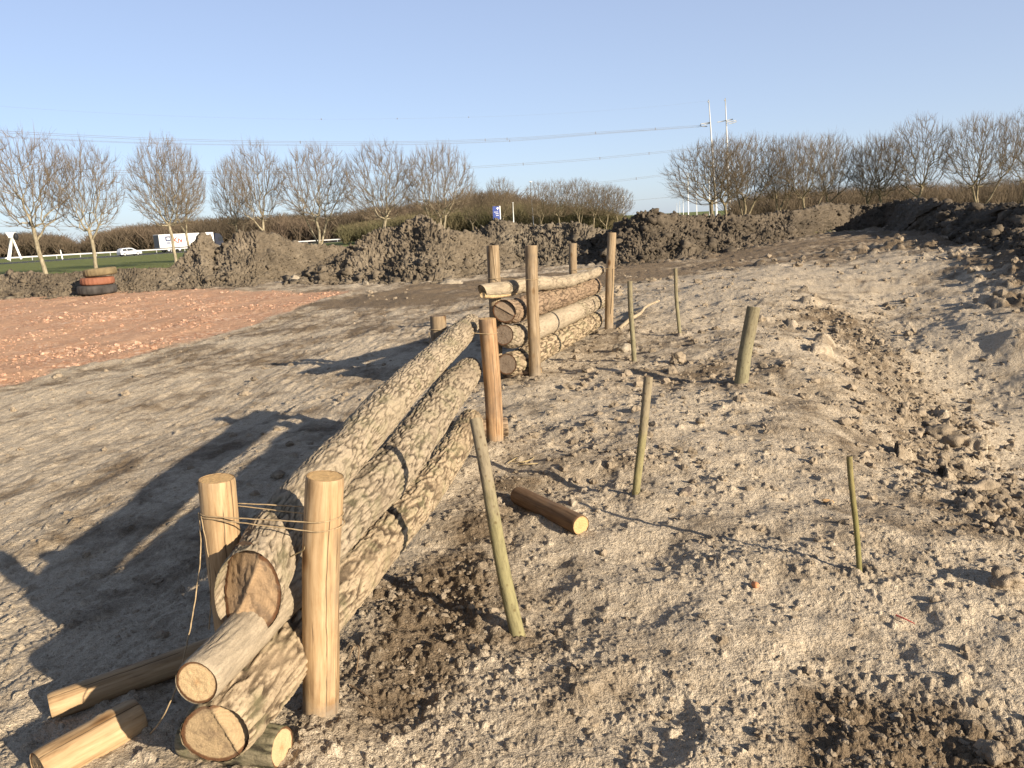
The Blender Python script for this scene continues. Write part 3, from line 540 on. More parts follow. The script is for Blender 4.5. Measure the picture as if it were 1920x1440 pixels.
# ------------------------------------------------------------------ logs, posts and stakes
def frames(P):
    T = np.gradient(P, axis=0); T /= np.linalg.norm(T, axis=1)[:, None]
    ref = np.array([0, 0, 1.]) if abs(T[0, 2]) < .9 else np.array([1., 0, 0]); A = []; a = ref
    for t in T: a = a-t*(a@t); a /= np.linalg.norm(a); A.append(a)
    A = np.array(A); return T, A, np.cross(T, A)
def cap_mesh(name, C, A, B, N, R, shear=(0, 0), fold=None, seed=0, rough=.002, ring=None):
    """sawn face at C; A, B span it, N points outward; ring: radius round the rim"""
    k = 64; nr = 14; th = np.arange(k)*2*np.pi/k; q = np.linspace(0, 1, nr)
    rim = R*np.ones(k) if ring is None else ring
    x = (q[:, None]*np.cos(th)).ravel(); y = (q[:, None]*np.sin(th)).ravel(); rad = np.tile(rim, nr)
    w = (x*shear[0]+y*shear[1])*rad+rough*fbm2(x*5+seed, y*5, 3, seed)+rough*.6*noise2(x*3+seed, y*22, seed+3)
    if fold: d = x*fold[0]+y*fold[1]-fold[2]; w = w-np.maximum(d, 0)*fold[3]*R+np.exp(-(d/.06)**2)*R*.11
    V = C+(x*rad)[:, None]*A+(y*rad)[:, None]*B+w[:, None]*N
    return mesh_np(name, V, grid_faces(nr, k, True), True, {'cap_co': ('FLOAT_VECTOR', np.stack([x, y, 0*x], -1))})
def make_log(name, label, P, R, bark, cuts, cat='log', group=None, amp=.011, n=None, k=110, freq=26, lump_amp=.03, smooth=None, shear0=(0, 0), shear1=(0, 0), fold0=None, fold1=None, seed=1, oval=None, stretch=.20, cap_rough=.002):
    P = np.asarray(P, float); L = np.linalg.norm(np.diff(P, axis=0), axis=1).sum(); n = n or int(np.clip(L*95, 40, 420))
    PR = spline(np.hstack([P, np.asarray(R, float)[:, None]]), n); C, r = PR[:, :3], PR[:, 3]
    T, A, B = frames(C); s_ = np.r_[0, np.cumsum(np.linalg.norm(np.diff(C, axis=0), axis=1))]; th = np.arange(k)*2*np.pi/k
    cx, sx = np.cos(th)[None], np.sin(th)[None]; rr_ = r[:, None]*np.ones(k)[None]
    if oval is not None:
        e = oval(s_/L); rr_ = rr_*(1/np.sqrt((cx/e[:, None])**2+(sx)**2))/1.0
    X = rr_*cx; Y = rr_*sx; Z = s_[:, None]*np.ones(k)[None]
    n1 = noise3(X*freq, Y*freq, Z*freq*stretch+seed*3.3, seed); n2 = noise3(X*freq*2.1, Y*freq*2.1, Z*freq*stretch*1.6, seed+4); wv = fbm3(X*4.5, Y*4.5, Z*2.2+seed, 3, seed+7)
    n3 = noise3(X*freq*.9, Y*freq*.9, Z*freq*1.1+seed, seed+9)
    h = sstep(.0, .30, np.abs(n1+.15*wv))*(.45+.55*sstep(.0, .22, np.abs(n2)))*(.72+.28*sstep(0, .12, np.abs(n3)))
    kg = np.random.default_rng(seed+99); kn = 0*h; kr = 0*h
    for _ in range(int(2+L*2.2)):
        a_, z_, w_ = kg.uniform(0, 6.28), kg.uniform(.1, L-.08), kg.uniform(.016, .034); dd = np.hypot(np.angle(np.exp(1j*(th[None]-a_)))*rr_, (Z-z_)*.75); kn = kn+w_*.42*np.exp(-(dd/w_)**2)-w_*.30*np.exp(-(dd/(w_*.4))**2); kr = np.maximum(kr, np.exp(-((dd-w_*.55)/(w_*.25))**2))
    h = h*(1-.7*kr)
    sw = np.zeros_like(h) if smooth is None else np.clip(smooth(s_/L)[:, None]+.6*wv+.5*noise3(X*9, Y*9, Z*3.5+seed, seed+21)-.10, 0, 1)
    rd = rr_*(1+lump_amp*2*wv)+amp*(h-.6)*(1-.85*sw)
    de = np.minimum(s_, L-s_)[:, None]; rd = rr_*(1+lump_amp*2*wv)+kn*(min(R) > .056)+(amp*(h-.6)*(1-.85*sw))*(.25+.75*sstep(0, .035, de))-.004*np.exp(-de/.006)
    V = C[:, None]+rd[..., None]*(cx[..., None]*A[:, None]+sx[..., None]*B[:, None])
    for shear, end in ((shear0, 0), (shear1, 1)):
        d = s_ if end == 0 else L-s_; w = np.clip(1-d/(3.5*r), 0, 1)[:, None]; V = V+((cx*shear[0]+sx*shear[1])*rd*w)[..., None]*(T[:, None]*(-1 if end == 0 else 1))
    at_ = {'axis_co': ('FLOAT_VECTOR', np.stack([X, Y, Z], -1).reshape(-1, 3)), 'bark_h': ('FLOAT', h.ravel()), 'smooth_w': ('FLOAT', sw.ravel())}
    o = link(name, mesh_np(name, V.reshape(-1, 3), grid_faces(n, k, True)[:, ::-1], True, at_), bark); tag(o, label, cat, group)
    for end, shear, fold, mt in ((0, shear0, fold0, cuts[0]), (1, shear1, fold1, cuts[1])):
        i = 0 if end == 0 else n-1; N = -T[i] if end == 0 else T[i]; ring = np.interp(np.arange(64)*2*np.pi/64, np.r_[th, 2*np.pi], np.r_[rd[i], rd[i, 0]])*.985
        link('cut_end', cap_mesh('cut_end', C[i]-N*.004, A[i], B[i], N, r[i], shear, fold, seed+end, cap_rough, ring), mt, o)
    return o
def make_post(name, label, base, top, r, mat, cut, cat='post', group=None, k=48, seed=1, dirt=0, sink=.3, r_top=None, tilt=(0, 0), along=False, wob=.02, n=90, bend=0.0):
    base = np.asarray(base, float); top = np.asarray(top, float); ax = (top-base); L0 = np.linalg.norm(ax); ax /= L0; b0 = base-ax*sink
    r_top = r if r_top is None else r_top; t = np.linspace(0, 1, n); C = b0+(top-b0)*t[:, None]
    side = np.cross(ax, [0, 1, 0]); C = C+side*(bend*np.sin(t*math.pi)+.004*np.sin(t*7+seed))[:, None]
    T, A, B = frames(C); Lt = L0+sink; s_ = t*Lt; th = np.arange(k)*2*np.pi/k; cx, sx = np.cos(th)[None], np.sin(th)[None]; r0 = (r+(r_top-r)*t)[:, None]*np.ones(k)
    X, Y, Z = r0*cx, r0*sx, s_[:, None]*np.ones(k)
    nz = fbm3(X*12, Y*12, Z*3+seed*7, 3, seed); fl = noise3(X*60, Y*60, Z*2+seed, seed+3); knot = np.exp(-((noise3(X*9, Y*9, Z*7+seed, seed+5)-.55)/.12)**2)
    rd = r0*(1+wob*1.6*nz+wob*.35*fl+wob*.8*knot); d = (1-t)*Lt; rd = rd*(1-.05*np.exp(-(d/.006))[:, None])
    V = C[:, None]+rd[..., None]*(cx[..., None]*A[:, None]+sx[..., None]*B[:, None]); w = np.clip(1-d/(3*r), 0, 1)[:, None]; V = V+((cx*tilt[0]+sx*tilt[1])*rd*w)[..., None]*T[:, None]
    at_ = {'axis_co': ('FLOAT_VECTOR', np.stack([X, Y, Z+seed*1.7], -1).reshape(-1, 3)), 'along': ('FLOAT', np.clip((Z-sink)/L0, 0, 1).ravel())}
    o = link(name, mesh_np(name, V.reshape(-1, 3), grid_faces(n, k, True)[:, ::-1], True, at_), mat); tag(o, label, cat, group)
    ring = np.interp(np.arange(64)*2*np.pi/64, np.r_[th, 2*np.pi], np.r_[rd[-1], rd[-1, 0]])*.99
    link('cut_top', cap_mesh('cut_top', C[-1]-T[-1]*.0015, A[-1], B[-1], T[-1], r_top, tilt, None, seed, .0015, ring), cut, o); o['axis_top'] = [float(q) for q in top]; return o

def pbase(u, v, dr=.06):
    """centre of a post whose visible front foot is at the pixel"""
    p = gnd(u, v); d = p[:2]/np.linalg.norm(p[:2]); p[:2] += d*dr; p[2] = float(base_z(p[0], p[1])); return p
NRb = pbase(601, 1360, .055); NRt = at(608, 892, NRb[1]+.0)
MRb = pbase(930, 838, .06); MRt = at(914, 597, MRb[1])
F1b = pbase(1003, 711, .06); F1t = at(996, 460, F1b[1]-.02)
F2b = pbase(1141, 620, .06); F2t = at(1147, 436, F2b[1])
def partner(b, u, v, w, dv):
    p = np.array([b[0]-dv[1]*w, b[1]+dv[0]*w, 0]); p[2] = float(base_z(p[0], p[1])); t = at(u, v, p[1]); return np.array([t[0]-.03, p[1], p[2]]), t
d1 = (MRb-NRb)[:2]; d1 /= np.linalg.norm(d1); d2 = (F2b-F1b)[:2]; d2 /= np.linalg.norm(d2)
NLb, NLt = partner(NRb, 408, 897, .36, d1); 
MLb, MLt = partner(MRb, 820, 592, .38, d1)
FLb, FLt = partner(F1b, 924, 460, .42, d2)
FMb, FMt = partner(F2b, 1074, 456, .42, d2)
PG = 'posts holding the stacked logs'
make_post('post', 'thick honey coloured post nearest the camera, right of the top log', NRb, NRt, .0615, M_POLE, M_CUT_P, 'post', PG, 64, 3, n=220)
make_post('post', 'honey coloured post with a frayed top, left of the near log ends', NLb, NLt, .060, M_POLE, M_CUT_P, 'post', PG, 64, 8, n=200)
make_post('post', 'orange post with a bright sawn top at the far end of the near stack', MRb, MRt, .064, M_POLE_O, M_CUT_P, 'post', PG, 56, 13, n=200)
make_post('post', 'shorter grey brown post showing behind the far tip of the top log', MLb, MLt, .060, M_POLE_G, M_CUT_G, 'post', PG, 48, 17)
make_post('post', 'tall weathered post in front of the cut faces of the far stack', F1b, F1t, .064, M_POLE_G, M_CUT_G, 'post', PG, 48, 21)
make_post('post', 'weathered post behind the splintered log at the left end of far stack', FLb, FLt, .066, M_POLE_G, M_CUT_G, 'post', PG, 48, 25)
make_post('post', 'tallest straight post at the right end of the far stack', F2b, F2t, .062, M_POLE_G, M_CUT_G, 'post', PG, 48, 29)
make_post('post', 'post rising behind the far stack between two taller posts', FMb, FMt, .058, M_POLE_G, M_CUT_G, 'post', PG, 48, 33)
# planes in which the two stacks lie
def plane_hit(u, v, a, b):
    n_ = np.array([-(b-a)[1], (b-a)[0]]); d = ray(u, v); t = (n_@(a[:2]-CAMP[:2]))/(n_@d[:2]); return CAMP+d*t
N0, N1 = (NRb+NLb)[:2]/2, (MRb+MLb)[:2]/2; G0, G1 = (F1b+FLb)[:2]/2, (F2b+FMb)[:2]/2
def on1(s, z, off=0.0): p = N0+(N1-N0)*s; return np.array([p[0]+d1[1]*off, p[1]-d1[0]*off, z])
def on2(s, z, off=0.0): p = G0+(G1-G0)*s; return np.array([p[0]+d2[1]*off, p[1]-d2[0]*off, z])

LG = 'logs stacked between the near posts'; FG = 'logs stacked between the far posts'
# near stack
make_log('log', 'topmost long log of the near stack, with a split and stepped sawn end', [on1(-.055, .545, .045), on1(.03, .612, .015), on1(.14, .66), on1(.30, .705), on1(.51, .775), on1(.77, .812), on1(.97, .858, .005), on1(1.09, .90, .02)],
         [.108, .098, .097, .098, .097, .094, .088, .070], M_BARK, (M_CUT_S, M_CUT_D), 'log', LG, .0075, freq=52, smooth=lambda t: -.06+0*t, lump_amp=.035, shear0=(-.40, -.08), fold0=(.45, -.89, .05, 1.0), seed=4, oval=lambda t: 1+.18*np.exp(-t/.03), cap_rough=.005, n=420, k=170)
make_log('log', 'middle log of the near stack with a smooth grey tip and round pale end', [on1(-.150, .435, .035), on1(-.05, .42, .03), on1(.03, .425, .025), on1(.14, .44, .025), on1(.27, .455, .035), on1(.45, .47, .04), on1(.72, .525, .03), on1(.92, .56, .03), on1(1.03, .575, .03)],
         [.066, .074, .082, .094, .110, .121, .119, .112, .088], M_BARK_S, (M_CUT, M_CUT_D), 'log', LG, .010, freq=40, lump_amp=.045, smooth=lambda t: 1.25-np.clip((t-.10)/.12, 0, 1)*1.7, seed=9, n=420, k=130)
make_log('log', 'lowest log of the near stack with a ridge across its broad cut face', [on1(-.142, .255, .055), on1(-.055, .24, .045), on1(.03, .225, .035), on1(.22, .20, .035), on1(.46, .17, .045), on1(.72, .16, .04), on1(.9, .175, .035), on1(1.0, .195, .03)],
         [.098, .106, .111, .113, .110, .105, .099, .088], M_BARK_R, (M_CUT_D, M_CUT_D), 'log', LG, .012, freq=34, smooth=lambda t: -.10+0*t, lump_amp=.04, shear0=(.1, -.15), fold0=(.35, .9, .35, .75), seed=14, n=420, k=130)
# far stack
make_log('log', 'thin splintered log on top of the far stack, its left tip split open', [at(905, 546, 8.05), at(945, 541, 8.45), at(1000, 532, 9.1), at(1060, 528, 10.2), at(1112, 513, 11.5), at(1128, 506, 11.95)], [.066, .074, .085, .078, .066, .06], M_BARK_S, (M_CUT_D, M_CUT_G), 'log', FG, .008, freq=24, lump_amp=.09, smooth=lambda t: .75+0*t, seed=21, shear0=(.6, .5), cap_rough=.012)
make_log('log', 'second log from the top of the far stack, with a tilted brown cut face', [at(946, 584, 8.1), on2(.03, .71), on2(.5, .675), on2(1.0, .64), on2(1.08, .63)], [.120, .128, .135, .125, .12], M_BARK_B, (M_CUT_G, M_CUT_G), 'log', FG, .009, freq=26, seed=27, shear0=(.35, -.1), fold0=(.8, .5, .1, .4))
make_log('log', 'second log from the bottom of the far stack, half stripped of its bark', [at(944, 628, 8.1), on2(.03, .44, .01), on2(.5, .41, .02), on2(1.0, .395, .02), on2(1.2, .40, .07)], [.110, .122, .128, .122, .12], M_BARK_S, (M_CUT_G, M_CUT), 'log', FG, .009, freq=26, smooth=lambda t: np.where(t > .2, 1.1-np.clip((t-.62)/.06, 0, 1)*1.5, .1), seed=33)
make_log('log', 'lowest log of the far stack with torn orange bark at its cut end', [at(950, 683, 8.12), on2(.03, .165, .01), on2(.5, .145, .02), on2(1.0, .13, .02), on2(1.06, .13, .02)], [.112, .125, .135, .128, .12], M_BARK_R, (M_CUT_G, M_CUT_G), 'log', FG, .012, freq=22, seed=39)
# split tip of the top log: a pale torn face below it
_mb = MB(); _P = spline(np.array([at(905, 553, 8.03), at(925, 555, 8.2), at(955, 552, 8.5), at(988, 545, 8.9)]), 30); _mb.tube(_P, .030*(1+.25*noise2(np.arange(30)*.35, np.zeros(30), 5))*np.sqrt(np.clip(np.linspace(1, 0, 30), .05, 1)), 10, True)
_sp = _mb.build('split_wood', plain('split_wood_pale', (.44, .31, .17), .85, 0, .2, 30), None, True); _sp.parent = [o for o in COL.objects if o.get('label', '').startswith('thin splintered log')][0]
# cross pieces under the stacks
CG = 'short logs lying across under the stacks'
def chock(label, c, yaw, L, r, bark, cuts, seed, tilt=0.0):
    d = np.array([math.cos(yaw), math.sin(yaw), tilt]); c = np.array(c); return make_log('bearer_log', label, [c-d*L/2, c, c+d*L/2], [r, r, r], bark, cuts, 'log', CG, .006, n=90, k=72, seed=seed)
p = gnd(515, 1420); chock('mossy short log under the near stack, its pale slanted end facing the corner', [p[0]-.13, p[1]+.02, .05], -.30, .36, .068, M_BARK_G, (M_CUT_D, M_CUT), 51, .03)
p = gnd(949, 822); chock('short log under the near stack showing one thin pale end beside the orange post', [p[0]-.235, p[1]+.10, .065], .12, .50, .078, M_BARK_B, (M_CUT_D, M_CUT), 52)
p = gnd(965, 712); chock('brown short log under the left end of the far stack', [p[0]+.02, p[1]+.12, .03], -.25, .55, .075, M_BARK_B, (M_CUT_D, M_CUT_D), 53)
# loose poles on the ground
def lying(name, label, a, b, r, mat, cuts, seed, group='loose poles on the ground', amp=.002, r1=None):
    return make_log(name, label, [a, (np.array(a)+b)/2, b], [r, (r+(r1 or r))/2, r1 or r], mat, cuts, 'log', group, amp, n=120, k=64, freq=30, lump_amp=.02, seed=seed, stretch=.05, cap_rough=.002)
a = gnd(88, 1352); b = gnd(430, 1232)
lying('peeled_pole', 'dark peeled pole in shade, running under the near log ends', [a[0], a[1]+.03, a[2]+.035], [b[0]+.05, b[1]+.05, b[2]+.05], 0.052, M_POLE_L, (M_CUT_D, M_CUT_D), 61)
a = gnd(80, 1478); b = gnd(258, 1384)
lying('peeled_pole', 'short pale peeled log in the bottom left corner, half in shade', [a[0]-.015, a[1]+.02, a[2]+.045], [b[0]-.01, b[1]+.045, b[2]+.055], 0.066, M_POLE_L, (M_CUT_D, M_CUT_D), 66)
a = gnd(975, 950); b = gnd(1090, 1008)
lying('peeled_pole', 'short brown pole lying alone on the sand with a bright sawn end', [a[0]-.01, a[1]+.05, a[2]+.055], [b[0]+.005, b[1]+.03, b[2]+.055], .055, M_POLE_D, (M_CUT_G, M_CUT_P), 71)
# stakes
SG = 'stakes driven into the sand'
def stake(label, b, t, r, mat, seed, dY=0.0, r_top=None, bend=0.0, k=28):
    pb = pbase(b[0], b[1], r*.6); pt = at(t[0], t[1], pb[1]+dY); return make_post('stake', label, pb, pt, r, mat, M_CUT_G, 'stake', SG, k, seed, sink=.15, r_top=r_top, bend=bend, n=110)
stake('grey green stake leaning back against the near log stack', (973, 1193), (892, 786), .0305, M_STAKE, 81, .42, .0275, .01)
stake('upright mossy stake in the middle of the sand, right of the brown pole', (1194, 940), (1217, 706), .0215, M_STAKE, 82, .02, .0265, .008)
stake('thinnest olive stake, on its own at the right of the foreground', (1614, 1088), (1594, 855), .0115, M_STAKE_Y, 83, .03, .0125, .004, 20)
stake('thin grey stake right of the far stack, beside the pale stone', (1190, 682), (1181, 527), .027, M_STAKE_B, 84, .03, .028, .008)
stake('thin dark stake farthest up the slope, right of the fallen branch', (1275, 632), (1266, 503), .023, M_STAKE_B, 85, .03, .025, .008)
stake('thick leaning stump of a post on the pale slope at the right', (1389, 721), (1412, 575), .064, M_STAKE_B, 86, .05, .060, .0, 44)

# ------------------------------------------------------------------ twine and branches
def hull_loop(A, B, ra, rb, za, zb, n=14, start=0.0):
    A = np.array(A[:2]); B = np.array(B[:2]); d = B-A; L = np.hypot(*d); d /= L; ang = math.atan2(d[1], d[0]); be = math.acos(np.clip((ra-rb)/L, -1, 1)); P = []
    for q in np.linspace(ang+be, ang+2*math.pi-be, n): P.append([A[0]+ra*math.cos(q), A[1]+ra*math.sin(q), za])
    for q in np.linspace(ang-be, ang+be, n): P.append([B[0]+rb*math.cos(q), B[1]+rb*math.sin(q), zb])
    P.append(P[0]); return np.array(P)
def resample(P, step):
    d = np.r_[0, np.cumsum(np.linalg.norm(np.diff(P, axis=0), axis=1))]; t = np.linspace(0, d[-1], max(6, int(d[-1]/step))); return np.stack([np.interp(t, d, P[:, i]) for i in range(3)], -1)
def twine(label, paths, r=.0022, group='twine tied to the posts'):
    mb = MB()
    for P in paths:
        P = resample(np.array(P, float), .012); P = P+np.stack([noise2(P[:, 0]*25, P[:, 2]*25+P[:, 1]*25, 3+i) for i in range(3)], -1)*.0012; mb.tube(P, r, 6)
    return tag(mb.build('twine', M_TWINE, None, True), label, 'twine', group)
def lerp(b, t, z): f = (z-b[2])/(t[2]-b[2]); return b+(t-b)*f
zl = at(383, 957, NLb[1])[2]; zr = at(608, 968, NRb[1])[2]
cl, cr = lerp(NLb, NLt, zl), lerp(NRb, NRt, zr)
twine('hemp twine wound twice round the two nearest posts', [hull_loop(cl, cr, .065, .0665, zl, zr+.004), hull_loop(cl, cr, .0655, .067, zl-.008, zr-.028)], .0022)
pn = np.array([cl[0]-.066, cl[1]-.02, zl]); pts = [pn, at(376, 1040, 2.50), at(362, 1150, 2.38), at(345, 1230, 2.28), at(330, 1290, 2.2), at(305, 1345, 2.15), gnd(280, 1385)+[0, 0, .015], gnd(250, 1402)+[0, 0, .01], gnd(218, 1414)+[0, 0, .012]]
twine('loose end of twine hanging from the frayed post down to the pale log', [spline(pts, 60)], .0021)
pn2 = np.array([cl[0]-.050, cl[1]-.045, zl-.004]); pts = [pn2, at(390, 1040, 2.5), at(395, 1120, 2.5), at(392, 1180, 2.5)]
twine('short twine end dangling down the frayed post', [spline(pts, 30)], .0018)
zl2 = at(806, 622, MLb[1])[2]; zr2 = at(915, 624, MRb[1])[2]; cl, cr = lerp(MLb, MLt, zl2), lerp(MRb, MRt, zr2)
twine('twine tied between the orange post and the shorter grey post', [hull_loop(cl, cr, .064, .068, zl2+.02, zr2), [[cl[0]-.066, cl[1]-.02, zl2], at(806, 650, MLb[1]-.1), at(805, 690, MLb[1]-.12)]], .003)
zl3 = at(924, 525, FLb[1])[2]; zr3 = at(997, 523, F1b[1])[2]; cl, cr = lerp(FLb, FLt, zl3), lerp(F1b, F1t, zr3)
twine('twine across the left pair of posts of the far stack', [hull_loop(cl, cr, .070, .068, zl3+.02, zr3)], .0036)
zl4 = at(1078, 505, FMb[1])[2]; zr4 = at(1145, 503, F2b[1])[2]; cl, cr = lerp(FMb, FMt, zl4), lerp(F2b, F2t, zr4)
twine('twine round the tallest post of the far stack, its end hanging down', [hull_loop(cl, cr, .062, .066, zl4, zr4), [[cr[0]+.03, cr[1]-.062, zr4], [cr[0]+.02, cr[1]-.066, zr4-.3], [cr[0]+.01, cr[1]-.07, .55], [cr[0]-.02, cr[1]-.07, .25]]], .0036)
def branch(name, label, pts, r, mat, cat='branch', group=None, side=()):
    mb = MB(); P = spline(np.array(pts), 40); mb.tube(P, np.linspace(r, r*.55, 40)*(1+.15*noise2(np.arange(40)*.4, np.zeros(40), 3)), 8, True)
    for s_ in side: mb.tube(spline(np.array(s_), 14), np.linspace(r*.5, r*.25, 14), 6, True)
    return tag(mb.build(name, mat, None, True), label, cat, group)
g_ = lambda u, v, h=.02: gnd(u, v)+np.array([0, 0, h])
branch('branch', 'crooked bare branch lying between the tallest post and the thin grey stake', [g_(1160, 622, .03), g_(1180, 606, .05), g_(1200, 596, .07), g_(1212, 586, .10), g_(1236, 577, .12)], .033, plain('bare_branch', (.34, .27, .18), .9, 0, .2, 20), side=([g_(1196, 598, .06), g_(1186, 590, .05), g_(1178, 583, .03)],))
branch('twig', 'hooked brown twig standing in the soil right of the nearest post', [g_(668, 1262, .0), g_(672, 1240, .012), g_(674, 1228, .035), g_(664, 1226, .03), g_(655, 1240, .01)], .0035, M_TWIG, 'twig', 'twigs on the sand')
branch('twig', 'straight dark twig lying on the soil right of the nearest post', [g_(657, 1290, .012), g_(680, 1305, .014), g_(706, 1324, .012)], .004, M_TWIG, 'twig', 'twigs on the sand')
branch('twig', 'short bent twig sticking out from between the near logs beside the post', [at(536, 1050, 2.50), at(552, 1040, 2.46), at(568, 1032, 2.43), at(571, 1026, 2.42)], .003, M_STRAW, 'twig', 'twigs on the sand')
branch('red_strip', 'faded red plastic strip lying in the sand at the lower right', [g_(1680, 1156, .006), g_(1695, 1164, .01), g_(1715, 1172, .006)], .004, MRD, 'plastic strip', 'litter on the sand')
mb = MB()
for a_, b_, c_ in (((952, 872), (968, 864), (985, 856)), ((960, 868), (980, 872), (1000, 862)), ((985, 870), (998, 866), (1004, 856)), ((972, 874), (990, 876), (1008, 872))): mb.tube(spline(np.array([g_(*a_, .012), g_(*b_, .022), g_(*c_, .012)]), 10), .0032, 5)
tag(mb.build('straw_wisp', M_STRAW, None, True), 'wisp of dry straw on the sand in front of the orange post', 'straw', 'litter on the sand')

# ------------------------------------------------------------------ tyres
def tyre(label, u, v, wpx, hpx, mat, z0, seed, tilt=(0, 0), Yp=None):
    d = np.linalg.norm(Yp-CAMP); Ro = wpx/F_PX*d/2; h = hpx/F_PX*d*.80; n = 96
    prof = [(.58, .12), (.62, .02), (.75, 0), (.90, .03), (.97, .12), (1.0, .28), (1.0, .72), (.97, .88), (.90, .97), (.75, 1), (.62, .98), (.58, .88), (.55, .5)]
    th = np.arange(n)*2*np.pi/n; V = []
    for j, (r_, q) in enumerate(prof): k_ = Ro*r_*(1+(.012*np.sign(np.sin(th*24)) if r_ > .96 else 0)+.01*noise2(th*2+seed, 0*th+j, seed)); V.append(np.stack([k_*np.cos(th), k_*np.sin(th), np.full(n, h*q)], -1))
    V = np.array(V); o = link('tyre', mesh_np('tyre', V.reshape(-1, 3), np.concatenate([grid_faces(len(prof), n, True), np.array([[(len(prof)-1)*n+j, (len(prof)-1)*n+(j+1) % n, (j+1) % n, j] for j in range(n)])])[:, ::-1], True), mat)
    c = at(u, v, Yp[1]); o.location = (c[0], Yp[1], z0); o.rotation_euler = (tilt[0], tilt[1], seed); tag(o, label, 'tyre', 'tyres stacked by the soil bank'); return h
tp = gnd(183, 554); tp[1] += .5; tz = float(base_z(tp[0], tp[1]))+.02
h1 = tyre('dark grey tyre at the bottom of the stack of three', 182, 545, 61, 19, plain('tyre_dark', (.055, .05, .046), .85, 0, .25, 3), tz, 1, (0, 0), tp)
h2 = tyre('orange painted tyre in the middle of the stack of three', 183, 530, 52, 16, plain('tyre_orange', (.235, .098, .058), .7, 0, .12, 2), tz+h1, 2, (0, 0), tp)
tyre('ochre muddy tyre lying slightly askew on top of the stack', 189, 515, 51, 16, plain('tyre_ochre', (.17, .13, .072), .9, 0, .2, 3), tz+h1+h2+.03, 3, (0, math.radians(4)), tp)

